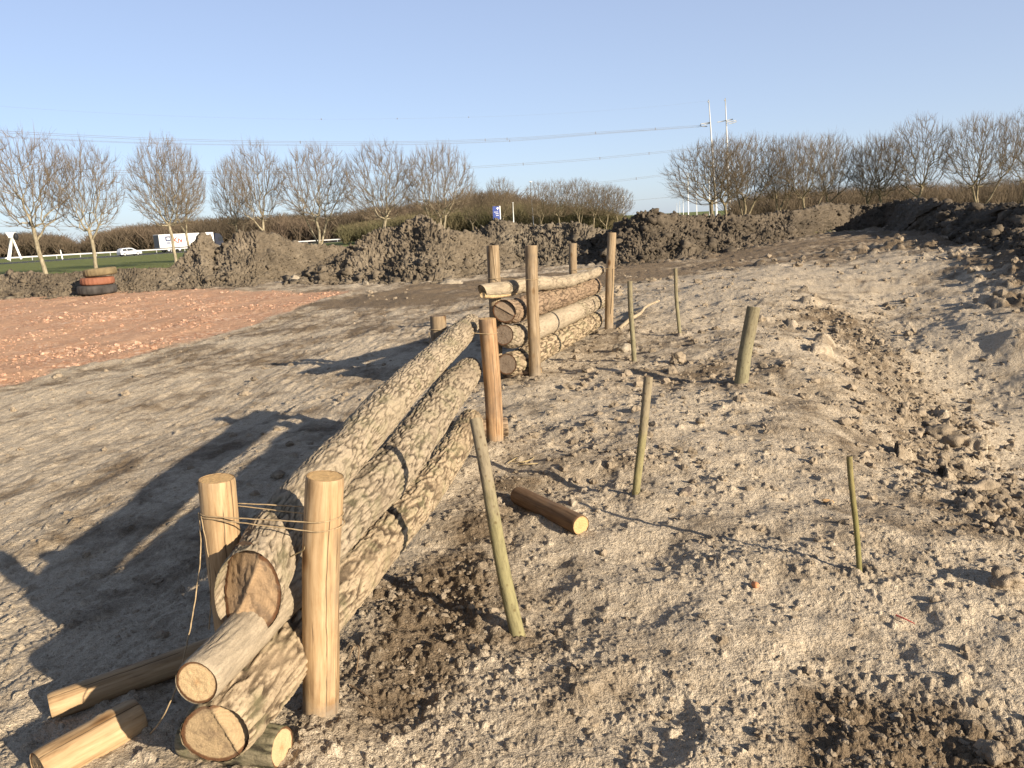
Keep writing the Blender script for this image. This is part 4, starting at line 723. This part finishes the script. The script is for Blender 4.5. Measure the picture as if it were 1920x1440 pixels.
# ------------------------------------------------------------------ bare trees
M_TRUNK = NT('tree_bark_pale'); _v = M_TRUNK.coord(scale=(1, 1, .4)); M_TRUNK = M_TRUNK.fin(M_TRUNK.ramp(M_TRUNK.noise(_v, 5, 5, .7), [(.32, (.08, .066, .045)), (.46, (.22, .185, .125)), (.7, (.34, .295, .21))]), .9)
M_TWIGS = plain('tree_twigs', (.175, .135, .092), .9, 0, .18, 1.2)
M_TWIGS_D = plain('tree_twigs_dark', (.15, .115, .075), .9, 0, .18, 1.2)
M_TRUNK_D = plain('tree_bark_olive', (.20, .165, .105), .9, 0, .25, 3)
def tree_meshes(seed, clear=.2, cw=4.3, bf=.35, n=1500, zc=6.0, rz=4.0, low=0, lean=.1, shell=.9, twigs=4):
    """a leafless tree grown through points spread in its crown: every point joins the nearest way back to the root"""
    g = np.random.default_rng(seed); q = g.normal(size=(n, 3)); q /= np.linalg.norm(q, axis=1)[:, None]; r = g.uniform(0, 1, n)**(.333*shell)
    dome = 1+.10*noise3(q[:, 0]*1.6+seed, q[:, 1]*1.6, q[:, 2]*1.6, seed); A = q*r[:, None]*dome[:, None]*np.array([cw, cw, rz])+np.array([0, 0, zc]); A[:, 2] = np.where(q[:, 2] < 0, zc+(A[:, 2]-zc)*.78, A[:, 2])
    A = A[(A[:, 2] > clear*10+.5)]; k_in = np.hypot(A[:, 0], A[:, 1]) < .55*(A[:, 2]-clear*10+1.6)**1.15+.5; A = A[k_in]
    nt = 7; ln = g.normal(size=2)*lean; ts = np.linspace(0, 1, nt); T = np.stack([ln[0]*ts*2+.06*np.sin(ts*5+seed), ln[1]*ts*2+.06*np.cos(ts*4), -.4+ts*(clear*10+.4)], -1)
    if low:
        a = g.uniform(0, 6.28, low); A = np.vstack([A, np.stack([np.cos(a)*2.4, np.sin(a)*2.4, g.uniform(2.0, 3.2, low)], -1)])
    P = np.vstack([T, A]); N = len(P); par = np.full(N, -1); par[1:nt] = np.arange(nt-1); plen = np.zeros(N); plen[:nt] = ts*(clear*10+.4); done = np.zeros(N, bool); done[:nt] = True
    best = np.full(N, 1e9); bp = np.full(N, -1)
    def relax(i):
        d = np.linalg.norm(P-P[i], axis=1); up = (P[:, 2]-P[i, 2])/(d+1e-6); c = d*(1+.35*np.clip(.15-up, 0, 2))+bf*(plen[i]+d)
        if par[i] >= 0: e = P[i]-P[par[i]]; e = e/(np.linalg.norm(e)+1e-9); cs = ((P-P[i])@e)/(d+1e-6); c = c+d*.8*np.clip(.75-cs, 0, 2)
        m = (c < best) & ~done; best[m] = c[m]; bp[m] = i
    for i in (range(nt-3, nt) if not low else range(nt-4, nt)): relax(i)
    order = list(range(nt))
    for _ in range(N-nt):
        i = int(np.argmin(np.where(done, 1e12, best))); done[i] = True; par[i] = bp[i]; plen[i] = plen[par[i]]+np.linalg.norm(P[i]-P[par[i]]); order.append(i); relax(i)
    e = 2.35; pw = np.zeros(N); kids = np.bincount(par[par >= 0], minlength=N)
    for i in order[::-1]:
        if kids[i] == 0: pw[i] = .0095**e
        if par[i] >= 0: pw[par[i]] += pw[i]
    R = pw**(1/e); sc = .18/R[1]; R = np.where(R > .02, R*(1+(sc-1)*np.clip((R-.02)/.08, 0, 1)), R)
    # soften the kinks a little
    for _ in range(2):
        S_ = P.copy(); cnt = np.ones(N)
        for i in range(nt, N): S_[par[i]] += P[i]*.5; cnt[par[i]] += .5; S_[i] += P[par[i]]*.25; cnt[i] += .25
        Pn = S_/cnt[:, None]; w = np.where(kids > 0, .55, 0)[:, None]; w[:nt] = 0; P = P*(1-w)+Pn*w
    mt, mc = MB(), MB(); mt.tube(P[:nt], R[:nt]*(1+.5*np.exp(-np.arange(nt)*1.2)), 9)
    I = np.arange(nt, N); J = par[I]; mid = (P[I]+P[J])/2+g.normal(size=(len(I), 3))*.05*np.linalg.norm(P[I]-P[J], axis=1)[:, None]; rj = np.minimum(R[J], R[I]*1.35); X = np.stack([P[J], mid, P[I]], 1); RR = np.stack([rj, (rj+R[I])/2, R[I]], -1)
    big = R[I] > .028
    if big.any(): mt.tubes(X[big], RR[big], 6)
    mc.tubes(X[~big], RR[~big], 4)
    src = I[R[I] < .035]; src = np.repeat(src, twigs); d = P[src]-P[par[src]]; d /= np.linalg.norm(d, axis=1)[:, None]+1e-9; o = P[src]-np.array([0, 0, zc-2.5]); o /= np.linalg.norm(o, axis=1)[:, None]
    d = d*.75+o*.40+np.array([0, 0, .32])+g.normal(size=d.shape)*.22; d /= np.linalg.norm(d, axis=1)[:, None]; f = g.uniform(0, 1, len(src))[:, None]; b = P[par[src]]*(1-f)+P[src]*f; L = g.uniform(.4, 1.05, len(src))[:, None]
    mc.tubes(np.stack([b, b+d*L*.5+g.normal(size=d.shape)*.03, b+d*L+np.array([0, 0, .06])*L], 1), np.tile([.0085, .0068, .004], (len(src), 1)), 3)
    return mt.mesh('trunk', True), mc.mesh('crown', True)
PROTO = [tree_meshes(101, .24, 4.2, .75, 1150, twigs=3), tree_meshes(102, .24, 4.1, .55, 1100, 6.0, 4.0, 2, twigs=3), tree_meshes(103, .12, 4.2, .9, 1150, twigs=3), tree_meshes(104, .26, 4.0, .5, 1000, twigs=3), tree_meshes(105, .08, 4.4, 1.0, 1250, twigs=3), tree_meshes(106, .10, 3.9, 1.2, 1150, 6.0, 4.1, twigs=3)]
def tree(label, ub, ut, vt, half, d, k, group, rz, dark=False, base=-.3, cat='tree', name='bare_tree'):
    p = at(ub, 400, d); top = at(ut, vt, d); h = top[2]-base; e = empty(name, (p[0], d, base), rz); cx = half*d/F_PX/4.0; e.scale = (cx, cx, h/10.0)
    lx = (top[0]-p[0])/h
    for me, nm, m in ((PROTO[k][0], 'trunk', M_TRUNK_D if dark else M_TRUNK), (PROTO[k][1], 'crown', M_TWIGS_D if dark else M_TWIGS)):
        o = bpy.data.objects.new(nm, me); COL.objects.link(o); o.parent = e
        if not len(me.materials): me.materials.append(m)
        o.material_slots[0].link = 'OBJECT'; o.material_slots[0].material = m
    e.rotation_euler = (0, math.atan(lx)*.6, rz); tag(e, label, cat, group); return e
GL = 'bare trees along the motorway verge'; GR_ = 'bare trees behind the dark ridge'; GC = 'trees of the far copse'
tree('tall bare tree at the left edge with dark lower trunk, left of the tyres', 66, 40, 246, 84, 56, 0, GL, .4)
tree('bare tree with a pale straight trunk rising directly behind the stacked tyres', 165, 160, 262, 70, 58, 1, GL, 1.9)
tree('bare tree with a white forked trunk standing before the lorry tail', 318, 296, 256, 64, 62, 2, GL, 2.6)
tree('slim bare tree standing before the middle of the lorry', 348, 350, 272, 48, 66, 3, GL, 4.0)
tree('smallest roadside tree, just right of the lorry cab', 440, 432, 296, 40, 72, 5, GL, 5.2)
tree('bare tree above the right shoulder of the rounded grey heap', 487, 480, 266, 54, 66, 0, GL, 3.1)
tree('bare tree with a wide V fork between the two left heaps', 598, 580, 270, 66, 66, 4, GL, .9)
tree('bare round crowned tree just left of the tallest heap peak', 716, 702, 268, 70, 64, 2, GL, 5.6)
tree('bare round crowned tree just right of the tallest heap peak, last of the roadside row', 824, 815, 268, 64, 64, 4, GL, 2.2)
tree('bare tree leaning left below the power pylons, first of the right row', 1332, 1318, 264, 78, 74, 2, GR_, 1.1, True)
tree('bare tree with a thick trunk right in front of the taller pylon', 1366, 1375, 250, 52, 76, 3, GR_, 2.0, True)
tree('bare tree just right of the taller pylon, with a branch forked at the ridge', 1398, 1425, 250, 62, 76, 4, GR_, .2, True)
tree('slender bare tree with a pale bent foot, middle left of the right row', 1462, 1462, 256, 50, 76, 5, GR_, 3.3, True)
tree('bushy bare tree with a pale double stem in the middle of the right row', 1512, 1520, 250, 62, 75, 4, GR_, 4.4, True)
tree('bare tree with dark stems overlapping the bushy double stemmed one', 1556, 1560, 250, 50, 78, 0, GR_, 5.0, True)
tree('lower bare tree filling the dip of the right row', 1630, 1615, 256, 50, 78, 1, GR_, .7, True)
tree('bare tree with several pale stems left of the tall vase shaped one', 1655, 1660, 252, 52, 75, 2, GR_, 2.9, True)
tree('tall vase shaped bare tree standing clear against the sky at the right', 1716, 1716, 220, 62, 72, 0, GR_, 1.6, True)
tree('tallest many stemmed bare tree near the right edge', 1832, 1832, 212, 66, 70, 4, GR_, 3.9, True)
tree('bare tree cut off by the right edge of the view', 1916, 1916, 203, 50, 70, 3, GR_, 5.5, True)
for i, (lb, u, vt, half, k) in enumerate((('round tree of the far copse standing behind the blue sign', 938, 334, 34, 5), ('small pale tree of the copse beside the last roadside tree', 886, 346, 30, 3), ('leftmost dense tree of the copse, behind the tall lamp post', 1014, 340, 34, 5), ('copse tree behind the lamp post with a white head', 1050, 337, 34, 2), ('tallest tree in the middle of the copse', 1084, 335, 36, 5), ('copse tree above the white van roof', 1112, 340, 32, 3), ('vase shaped tree second from the right end of the copse', 1136, 344, 34, 4), ('last tree at the right end of the copse, leaning right', 1160, 350, 30, 2))):
    tree(lb, u, u+(4 if i == 7 else 0), vt, half, 135+i*2, k, GC, i*1.3, True, -.8)

# ------------------------------------------------------------------ far woods
def woods(name, label, sil, d0, d1, n, mat, seed, zb=-1.2, blades=26, rad=.05):
    g = np.random.default_rng(seed); sil = np.array(sil, float); u = g.uniform(sil[0, 0], sil[-1, 0], n); v = np.interp(u, sil[:, 0], sil[:, 1]); D = d0+(d1-d0)*g.uniform(0, 1, n)
    top = np.array([at(a, b, c) for a, b, c in zip(u, v, D)]); h = (top[:, 2]-zb)*np.where(g.uniform(0, 1, n) < .35, g.uniform(.85, 1.08, n), g.uniform(.45, .9, n))
    b0 = np.repeat(np.stack([top[:, 0], D, np.full(n, zb)], -1), blades, 0); hh = np.repeat(h, blades); m = n*blades
    t0 = g.uniform(0, .7, m); dirv = np.stack([g.normal(size=m)*.42, g.normal(size=m)*.42, np.ones(m)], -1); spread = hh[:, None]*.17*g.normal(size=(m, 3))*np.array([1, 1, 0])
    p0 = b0+np.stack([0*hh, 0*hh, hh*t0], -1)+spread*t0[:, None]*1.6; L = hh*(1-t0)*g.uniform(.6, 1.0, m); p2 = p0+dirv*L[:, None]; p2[:, 2] = np.minimum(p2[:, 2], b0[:, 2]+hh*g.uniform(.85, 1.02, m)); p1 = (p0+p2)/2+g.normal(size=(m, 3))*.08*hh[:, None]*np.array([1, 1, .3])
    mb = MB(); mb.tubes(np.stack([p0, p1, p2], 1), np.stack([np.full(m, rad), np.full(m, rad*.7), np.full(m, rad*.3)], -1)*(D.repeat(blades)/200)[:, None], 3)
    return tag(mb.build(name, mat), label, 'woods', kind='stuff')
def mat_woods(name, cs):
    t = NT(name); v = t.coord(); return t.fin(t.ramp(t.noise(v, .06, 5, .65), [(.3, cs[0]), (.5, cs[1]), (.7, cs[2])]), .95)
woods('far_woods', 'brown leafless wood along the far side of the motorway', [(-80, 428), (0, 436), (50, 432), (100, 436), (128, 446), (146, 462), (165, 440), (200, 428), (250, 419), (330, 412), (400, 404), (470, 404), (520, 398), (600, 400), (660, 394), (710, 380), (770, 378), (830, 372), (880, 356), (930, 352), (985, 360), (1010, 372)], 215, 290, 2300, mat_woods('woods_brown', [(.06, .047, .032), (.10, .077, .052), (.145, .105, .075)]), 5, -1.4, 26, .075)
woods('far_woods', 'olive brown undergrowth of the copse behind the centre heaps', [(640, 420), (760, 400), (860, 384), (940, 376), (1010, 378), (1060, 376), (1120, 386), (1160, 398), (1185, 412), (1230, 424)], 150, 185, 900, mat_woods('woods_olive', [(.055, .055, .028), (.10, .088, .045), (.14, .11, .065)]), 6, -1.0, 26, .07)
woods('far_woods', 'low brown scrub between the trunks of the right row of trees', [(1370, 368), (1440, 352), (1520, 346), (1600, 344), (1700, 340), (1800, 338), (1900, 330), (1990, 325)], 95, 130, 900, mat_woods('woods_scrub', [(.06, .048, .032), (.105, .08, .053), (.15, .11, .075)]), 7, -.6, 24, .05)

# ------------------------------------------------------------------ motorway
RAILPX = [(-160, 493, 140), (-60, 488, 147), (0, 484.5, 152), (150, 476.5, 163), (300, 468.5, 176), (640, 450, 214), (960, 431, 262)]
RP = np.array([at(*q) for q in RAILPX]); RP = spline(RP, 80); RP[:, 2] = np.interp(np.arange(80), [0, 79], [RP[:8, 2].mean(), RP[-8:, 2].mean()])
RT = np.gradient(RP, axis=0); RT[:, 2] = 0; RT /= np.linalg.norm(RT, axis=1)[:, None]; RN = np.stack([-RT[:, 1], RT[:, 0], 0*RT[:, 0]], -1)     # RN points to the far side
ROAD_Z = float(RP[:, 2].mean())-.62
asph = plain('asphalt', (.06, .06, .062), .9, 0, .1, 2); mark = plain('road_paint', (.72, .71, .68), .7); galv = plain('galvanised', (.52, .52, .52), .45, .1, .06, 4)
def strip(name, o0, o1, z, mat, par=None):
    A = RP+RN*o0; B = RP+RN*o1; A[:, 2] = z; B[:, 2] = z; V = np.stack([A, B], 1).reshape(-1, 3); return link(name, mesh_np(name, V, grid_faces(80, 2), False), mat, par)
rd = tag(strip('road', -7.5, 11, ROAD_Z, asph), kind='structure'); 
for a_, b_ in ((-7.2, -6.85), (10.4, 10.7)): tag(strip('road_marking', a_, b_, ROAD_Z+.006, mark), kind='structure')
gr = empty('guard_rail', tuple(RP[0]-[0, 0, .62])); inv = np.array(gr.location)
prof = [(-.04, .36), (.0, .31), (-.04, .25), (-.04, .21), (0, .16), (-.04, .10), (.04, .10), (.04, .36)]
V = np.array([[RP[i]+RN[i]*a_+np.array([0, 0, b_-.20]) for a_, b_ in prof] for i in range(80)])-inv
link('beam', mesh_np('beam', V.reshape(-1, 3), grid_faces(80, len(prof), True), False), galv, gr)
pm = MB().box((0, 0, .31), (.10, .10, .66)).mesh('rail_post')
for i in range(0, 80, 2):
    o = bpy.data.objects.new('rail_post', pm); COL.objects.link(o); o.parent = gr; o.location = tuple(RP[i]+RN[i]*.1-[0, 0, .62]-inv)
    if not len(pm.materials): pm.materials.append(galv)
tag(gr, 'pale steel guard rail along the motorway beyond the green verge', 'guard rail')
def road_at(u, off):
    """point of the road seen below column u, off metres beyond the rail"""
    i = int(np.argmin([abs(project(q+n*off)[0]-u) for q, n in zip(RP, RN)])); p = RP[i]+RN[i]*off; return np.array([p[0], p[1], ROAD_Z]), math.atan2(RT[i, 1], RT[i, 0])
white = plain('vehicle_white', (.60, .60, .59), .4, 0, .02); silver = plain('vehicle_silver', (.66, .67, .68), .3, .2, .03); glass = plain('vehicle_glass', (.03, .035, .04), .15); rubber = plain('wheel_rubber', (.03, .03, .03), .9); navy = plain('cab_navy', (.022, .026, .04), .5); redp = plain('lettering_red', (.50, .05, .03), .6); dkblue = plain('emblem_blue', (.05, .065, .13), .6); grey = plain('steel_grey', (.32, .33, .34), .6, .2); black = plain('lamp_black', (.02, .02, .022), .6)
def extrude(prof, w, name, mat, parent, inset=0.0):
    """side outline (x, z) given a width across, top edges drawn in"""
    P = np.array(prof, float); n = len(P); zc = P[:, 1]; ins = inset*np.clip((zc-.8)/.7, 0, 1); mb = MB()
    A = np.stack([P[:, 0], -w/2+ins, zc], -1); B = np.stack([P[:, 0], w/2-ins, zc], -1); V = np.vstack([A, B]); mb.add(V, [[i, (i+1) % n, n+(i+1) % n, n+i] for i in range(n)])
    c0 = A.mean(0); c1 = B.mean(0); mb.add(np.vstack([A, c0, B, c1]), [[(i+1) % n, i, n] for i in range(n)]+[[n+1+i, n+1+(i+1) % n, 2*n+1] for i in range(n)])
    return mb.build(name, mat, parent)
def wheel(parent, x, y, r, w=.22):
    th = np.linspace(0, 2*np.pi, 25)[:-1]; pr = [(0.0, -w/2), (.55*r, -w/2), (.62*r, -w/2-.01), (.92*r, -w/2), (r, -w/2+.04), (r, w/2-.04), (.9*r, w/2), (.62*r, w/2+.01), (.55*r, w/2), (0, w/2)]
    V = np.array([[[q*math.cos(a), b, q*math.sin(a)] for a in th] for q, b in pr]); o = link('wheel', mesh_np('wheel', V.reshape(-1, 3), grid_faces(len(pr), 24, True)), rubber, parent); o.location = (x, y, r)
    V2 = np.array([[[q*math.cos(a), b, q*math.sin(a)] for a in th] for q, b in ((0, -w/2-.02), (.54*r, -w/2-.015), (.54*r, w/2+.015), (0, w/2+.02))]); link('rim', mesh_np('rim', V2.reshape(-1, 3), grid_faces(4, 24, True)), silver, o)
# small silver car
p, hd = road_at(250, -4.5); car = empty('car', tuple(p), hd)
extrude([(-2.15, .32), (-2.2, .8), (-2.12, 1.0), (-1.95, 1.38), (-1.5, 1.56), (-.2, 1.6), (.35, 1.52), (1.2, 1.02), (1.95, .88), (2.15, .66), (2.18, .35)], 1.76, 'body', silver, car, .16)
for sy in (-1, 1):
    mb = MB(); y_ = sy*.79
    for q in ([(-1.75, 1.02), (-1.62, 1.40), (-.85, 1.44), (-.85, 1.0)], [(-.75, 1.0), (-.75, 1.44), (.1, 1.44), (.85, 1.02)]): mb.add([[a, sy*(.885-.16*max(0, b-.8)/.7+.004), b] for a, b in q], [[0, 1, 2, 3]])
    mb.build('side_window', glass, car)
    wheel(car, -1.35, sy*.78, .32); wheel(car, 1.35, sy*.78, .32)
MB().add([[1.24, -.70, 1.03], [.40, -.66, 1.50], [.40, .66, 1.50], [1.24, .70, 1.03]], [[0, 1, 2, 3]]).build('windscreen', glass, car).location = (.012, 0, .012)
tag(car, 'small silver car driving on the motorway left of the white lorry', 'car')
# lorry
def text_mesh(body, size):
    cu = bpy.data.curves.new('t', 'FONT'); cu.body = body; cu.size = size; cu.extrude = .008; cu.offset = .045; o = bpy.data.objects.new('t', cu); COL.objects.link(o); dg = bpy.context.evaluated_depsgraph_get(); me = bpy.data.meshes.new_from_object(o.evaluated_get(dg)); bpy.data.objects.remove(o); return me
p, hd = road_at(300, 6.0); pe, _ = road_at(418, 6.0); tl = 13.4; tk = empty('lorry', tuple(p), hd); tz0, tz1 = 1.05, 4.0
mb = MB(); mb.box((tl/2, 0, (tz0+tz1)/2), (tl, 2.5, tz1-tz0)); bx = mb.build('trailer', white, tk); bv = bx.modifiers.new('bevel', 'BEVEL'); bv.width = .08; bv.segments = 2
MB().box((tl/2, 0, .85), (tl-.6, 1.0, .3)).build('chassis', grey, tk); MB().box((-.012, 0, (tz0+tz1)/2), (.02, 2.3, tz1-tz0-.2)).build('rear_door', plain('door_grey', (.13, .135, .14), .6), tk)
for body, x, z, size, m in (('Kiv', 3.2, 2.0, 1.75, redp), ('en', 10.9, 2.0, 1.75, redp)):
    o = link('lettering', text_mesh(body, size), m, tk); o.location = (x, -1.262, z); o.rotation_euler = (math.pi/2, 0, 0)
mb = MB(); mb.box((1.62, -1.262, 3.0), (.34, .01, 1.1)); mb.box((2.15, -1.262, 3.4), (.72, .01, .3)); mb.box((2.15, -1.262, 2.6), (.72, .01, .3)); mb.box((2.62, -1.262, 3.0), (.22, .01, 1.1)); mb.build('emblem', dkblue, tk)
th = np.linspace(0, 6.283, 25)[:-1]; mb = MB(); mb.add(np.vstack([[[2.15, -1.263, 2.05]], np.stack([2.15+.55*np.cos(th), 0*th-1.263, 2.05+.32*np.sin(th)], -1)]), [[0, 1+i, 1+(i+1) % 24] for i in range(24)]); mb.build('emblem', plain('emblem_grey', (.22, .24, .30), .6), tk)
cab = extrude([(tl+.25, .5), (tl+.25, 3.3), (tl+.6, 3.75), (tl+1.7, 3.55), (tl+2.2, 2.9), (tl+2.45, 1.6), (tl+2.5, .5)], 2.45, 'cab', navy, tk, .05)
for sy in (-1, 1): MB().add([[tl+1.2, sy*1.235, 1.9], [tl+1.2, sy*1.235, 2.8], [tl+2.0, sy*1.235, 2.8], [tl+2.25, sy*1.235, 1.9]], [[0, 1, 2, 3]]).build('side_window', glass, cab)
for x_ in (2.0, 3.3, 4.6, tl+1.5, tl-1.0):
    for sy in (-1, 1): wheel(tk, x_, sy*1.05, .5, .34)
tag(tk, 'white lorry trailer with red lettering driving behind the grey heap', 'lorry')
# white van behind the centre heap
p = at(1091, 430, 190); p[2] = -1.3; van = empty('van', tuple(p), hd+.15)
extrude([(-2.4, .35), (-2.45, 2.0), (-2.3, 2.35), (1.1, 2.4), (1.6, 1.9), (2.1, 1.25), (2.5, 1.1), (2.55, .35)], 1.95, 'body', white, van, .1); van.scale = (.62, 1, 1)
for sy in (-1, 1):
    MB().add([[.4, sy*.94, 1.35], [.4, sy*.94, 1.95], [1.2, sy*.94, 1.95], [1.75, sy*.94, 1.35]], [[0, 1, 2, 3]]).build('side_window', glass, van); wheel(van, -1.5, sy*.86, .34); wheel(van, 1.6, sy*.86, .34)
van.location.z = at(1091, 408, 190)[2]-2.4
tag(van, 'white van roof just showing above the broken heap in the centre', 'van')

# ------------------------------------------------------------------ roadside furniture
def tubeobj(name, pts, rads, mat, parent=None, k=10): mb = MB(); mb.tube(np.array(pts, float), np.array(rads, float), k, True); return mb.build(name, mat, parent, True)
fr = empty('signal_frame', tuple(at(20, 488, 146))); b0 = np.array(fr.location); L_ = lambda u, v: at(u, v, 146)-b0
wp = plain('painted_white', (.80, .79, .76), .5, 0, .03)
tubeobj('leg', [L_(16.5, 487), L_(22, 444)], [.30, .26], wp, fr); tubeobj('leg', [L_(40, 486), L_(23, 446)], [.18, .18], wp, fr)
mb = MB(); q0, q1, q2, q3 = L_(12.5, 436), L_(28, 435.5), L_(24.5, 446), L_(18.5, 446); yy = np.array([0, .35, 0]); mb.add([q0-yy, q1-yy, q2-yy, q3-yy, q0+yy, q1+yy, q2+yy, q3+yy], [[0, 1, 2, 3], [7, 6, 5, 4], [0, 4, 5, 1], [1, 5, 6, 2], [2, 6, 7, 3], [3, 7, 4, 0]]); mb.build('head', wp, fr)
c = L_(30, 443.5); V, F = ICO[2]; lp = link('lamp', mesh_np('lamp', V*np.array([.38, .45, .66])+c, F), black, fr)
tag(fr, 'white A shaped roadside frame with a black round lamp at the far left', 'signal')
tubeobj('marker_post', [at(117.3, 486, 144), at(113, 468.5, 144)], [.11, .11], wp); tag(bpy.data.objects['marker_post'], 'short white marker post leaning by the guard rail, between two trees', 'marker post')
def lamp_post(label, ub, ut, vt, d, r, mat, head=0.0, arm=0.0, zb=-1.2):
    t = at(ut, vt, d); b = np.array([at(ub, 420, d)[0], d, zb]); e = empty('lamp_post', tuple(b)); tubeobj('pole', [[0, 0, 0], t-b], [r, r*.7], mat, e, 8)
    if head: V, F = ICO[1]; link('lamp_head', mesh_np('lamp_head', V*np.array([head, head*.5, head*.28])+(t-b)+np.array([arm, 0, 0]), F), white, e)
    tag(e, label, 'lamp post', 'lamp posts along the motorway'); return e
lamp_post('tall grey lamp post in front of the left side of the copse', 1001, 994.5, 341, 150, .085, grey, .35, 0)
lamp_post('short thick white post between the blue sign and the copse', 963, 961.5, 380, 115, .085, wp, .14)
lamp_post('lamp post with a white lamp head before the middle of the copse', 1055, 1052, 371, 165, .085, grey, .42, 0)
lamp_post('thin lamp post before the right end of the copse', 1170.5, 1168.5, 369, 185, .075, wp, .4, 0)
lamp_post('tall white lamp post between the leaning tree limbs, left of the pylons', 1291, 1289.5, 326, 230, .16, wp, .3)
lamp_post('white lamp post seen just below the left pylon, in the tree', 1331, 1329, 320, 235, .16, wp, .3)
lamp_post('thin far lamp post midway between the two larger ones below the pylons', 1307, 1305.5, 365, 330, .13, wp, .3)
lamp_post('faint lamp post left of the tall white one, nearest to it', 1281.5, 1280.8, 373, 400, .13, wp)
lamp_post('very faint far lamp post, second left of the tall white one', 1275, 1274.3, 377, 470, .12, wp)
lamp_post('faintest and farthest lamp post of the row left of the pylons', 1269.5, 1269, 380, 560, .12, wp)
# blue sign
sg = empty('road_sign', tuple(at(931, 440, 130))); b0 = np.array(sg.location); c = at(930.5, 399, 130)-b0; rz = math.radians(18)
rot = np.array([[math.cos(rz), -math.sin(rz), 0], [math.sin(rz), math.cos(rz), 0], [0, 0, 1]])
bl = plain('sign_blue', (.018, .04, .19), .45, 0, .03)
MB().box(c, (1.15, .10, 2.0), rot).build('panel', bl, sg)
MB().box(c+rot@np.array([.64, 0, 0]), (.12, .16, 2.1), rot).build('edge_frame', wp, sg)
mb = MB()
for dx, dz, w_, h_ in ((-.05, .12, .7, .05), (.1, -.15, .5, .05), (.15, -.42, .45, .05), (.25, .62, .08, .4)): mb.box(c+rot@np.array([dx, -.056, dz]), (w_, .008, h_), rot)
for sx in (-.1, .1): mb.box(c+rot@np.array([.25+sx, -.058, .75]), (.28, .008, .07), rot @ np.array([[.7, 0, .7*np.sign(sx)], [0, 1, 0], [-.7*np.sign(sx), 0, .7]]))
mb.build('sign_marks', wp, sg)
for sx in (-.35, .35): tubeobj('sign_post', [c+rot@np.array([sx, .1, -3.6]), c+rot@np.array([sx, .1, .9])], [.06, .06], grey, sg, 8)
tag(sg, 'blue road sign with white arrow standing behind the broken heap', 'road sign')

# ------------------------------------------------------------------ pylons and wires
def pylon(label, b, t, arms, d=375):
    p0 = at(*b, d); p1 = at(*t, d); dn = (p0-p1)/abs(p0[2]-p1[2]); foot = p0+dn*max(0, p0[2]+1.3); e = empty('power_pylon', tuple(foot)); n = 12; q = np.linspace(0, 1, n)[:, None]
    tubeobj('mast', (p1-foot)*q, np.linspace(.66, .18, n), plain('pylon_white', (.50, .50, .50), .5, 0, .03), e, 16)
    for pts, r in arms: tubeobj('insulator_arm', [at(u, v, d-1.5)-foot for u, v in pts], [r]*len(pts), grey, e, 8)
    tubeobj('tip_bracket', [at(t[0]-2, t[1]+4, d)-foot, at(t[0]+1, t[1]+3.5, d)-foot], [.35, .2], grey, e, 8)
    return tag(e, label, 'pylon', 'slim white power pylons')
pylon('left of two slim white pylon masts, with one dark bracket pointing left', (1343, 400), (1329, 187), [([(1331.5, 229.5), (1323, 231), (1314, 232.5)], .22), ([(1314, 232.5), (1312.5, 235.5), (1317, 237), (1326, 237)], .20), ([(1331, 231), (1320, 234.5)], .15)])
pylon('right and taller of two slim white pylon masts, with dark brackets on both sides', (1368.5, 400), (1360, 184), [([(1361, 226), (1352, 228), (1345, 229)], .2), ([(1362, 226), (1374, 223.5)], .22), ([(1362, 229), (1374, 227), (1380, 225.5), (1381, 228), (1374, 230.5), (1366, 232)], .2)])
def wire(label, px, sep_, r=.05, marks=()):
    P = np.array([at(u, v, d) for u, v, d in px]); P = spline(P, 90); e = empty('power_line', tuple(P[0])); o0 = P[0]
    for s_ in ((-sep_, sep_) if sep_ else (0,)):
        Q = P.copy()-o0; Q[:, 2] += s_; tubeobj('wire', Q, np.full(90, r), plain_wire, e, 5)
    for f in marks:
        q = P[int(f*89)]-o0; MB().box(q, (.25, .25, sep_*2+.5)).build('spacer', plain_wire, e)
    return tag(e, label, 'power line', 'power lines across the sky')
plain_wire = plain('wire_grey', (.17, .17, .18), .6)
wire('uppermost bold power line, running from the left pylon bracket to the left edge', [(1314, 236, 375), (1140, 247.5, 360), (960, 260, 340), (760, 266.5, 318), (550, 266.5, 295), (300, 261, 268), (0, 247, 240), (-160, 238, 225)], .25, .048, (.08, .19, .33, .36, .5, .62))
wire('second power line just under the bold one, spreading from it towards the left', [(1314, 237.5, 375), (1140, 250, 358), (960, 264, 337), (760, 271, 314), (550, 272, 290), (300, 269, 262), (0, 257, 232), (-160, 249, 216)], .12, .036, (.33,))
wire('middle power line passing right above the last roadside tree', [(1332, 276, 376), (1262, 283, 370), (1100, 299, 352), (960, 309, 335), (880, 314, 325), (700, 321, 305), (450, 324, 276), (250, 322, 255), (0, 315, 230), (-160, 308, 215)], .3, .048, (.12, .2, .32))
wire('lower power line crossing the tops of the copse', [(1337, 319, 376), (1240, 329, 368), (1140, 341, 356), (1000, 354, 338), (940, 360, 331), (820, 371, 316), (640, 377, 296), (480, 379, 278), (200, 376, 250), (-160, 362, 215)], .28, .044, (.14,))
wire('thin lowest power line in front of the copse trunks', [(1341, 362, 376), (1140, 380, 356), (1050, 387, 345), (960, 396, 335), (870, 403, 325), (640, 414, 298), (300, 424, 262), (-160, 424, 215)], .0, .05)
wire('faint earth wire high above the other lines', [(1330, 189, 375), (1180, 204, 362), (960, 217, 338), (700, 223, 308), (480, 222, 282), (200, 212, 252), (-160, 188, 215)], .0, .014, (.4, .5, .6))
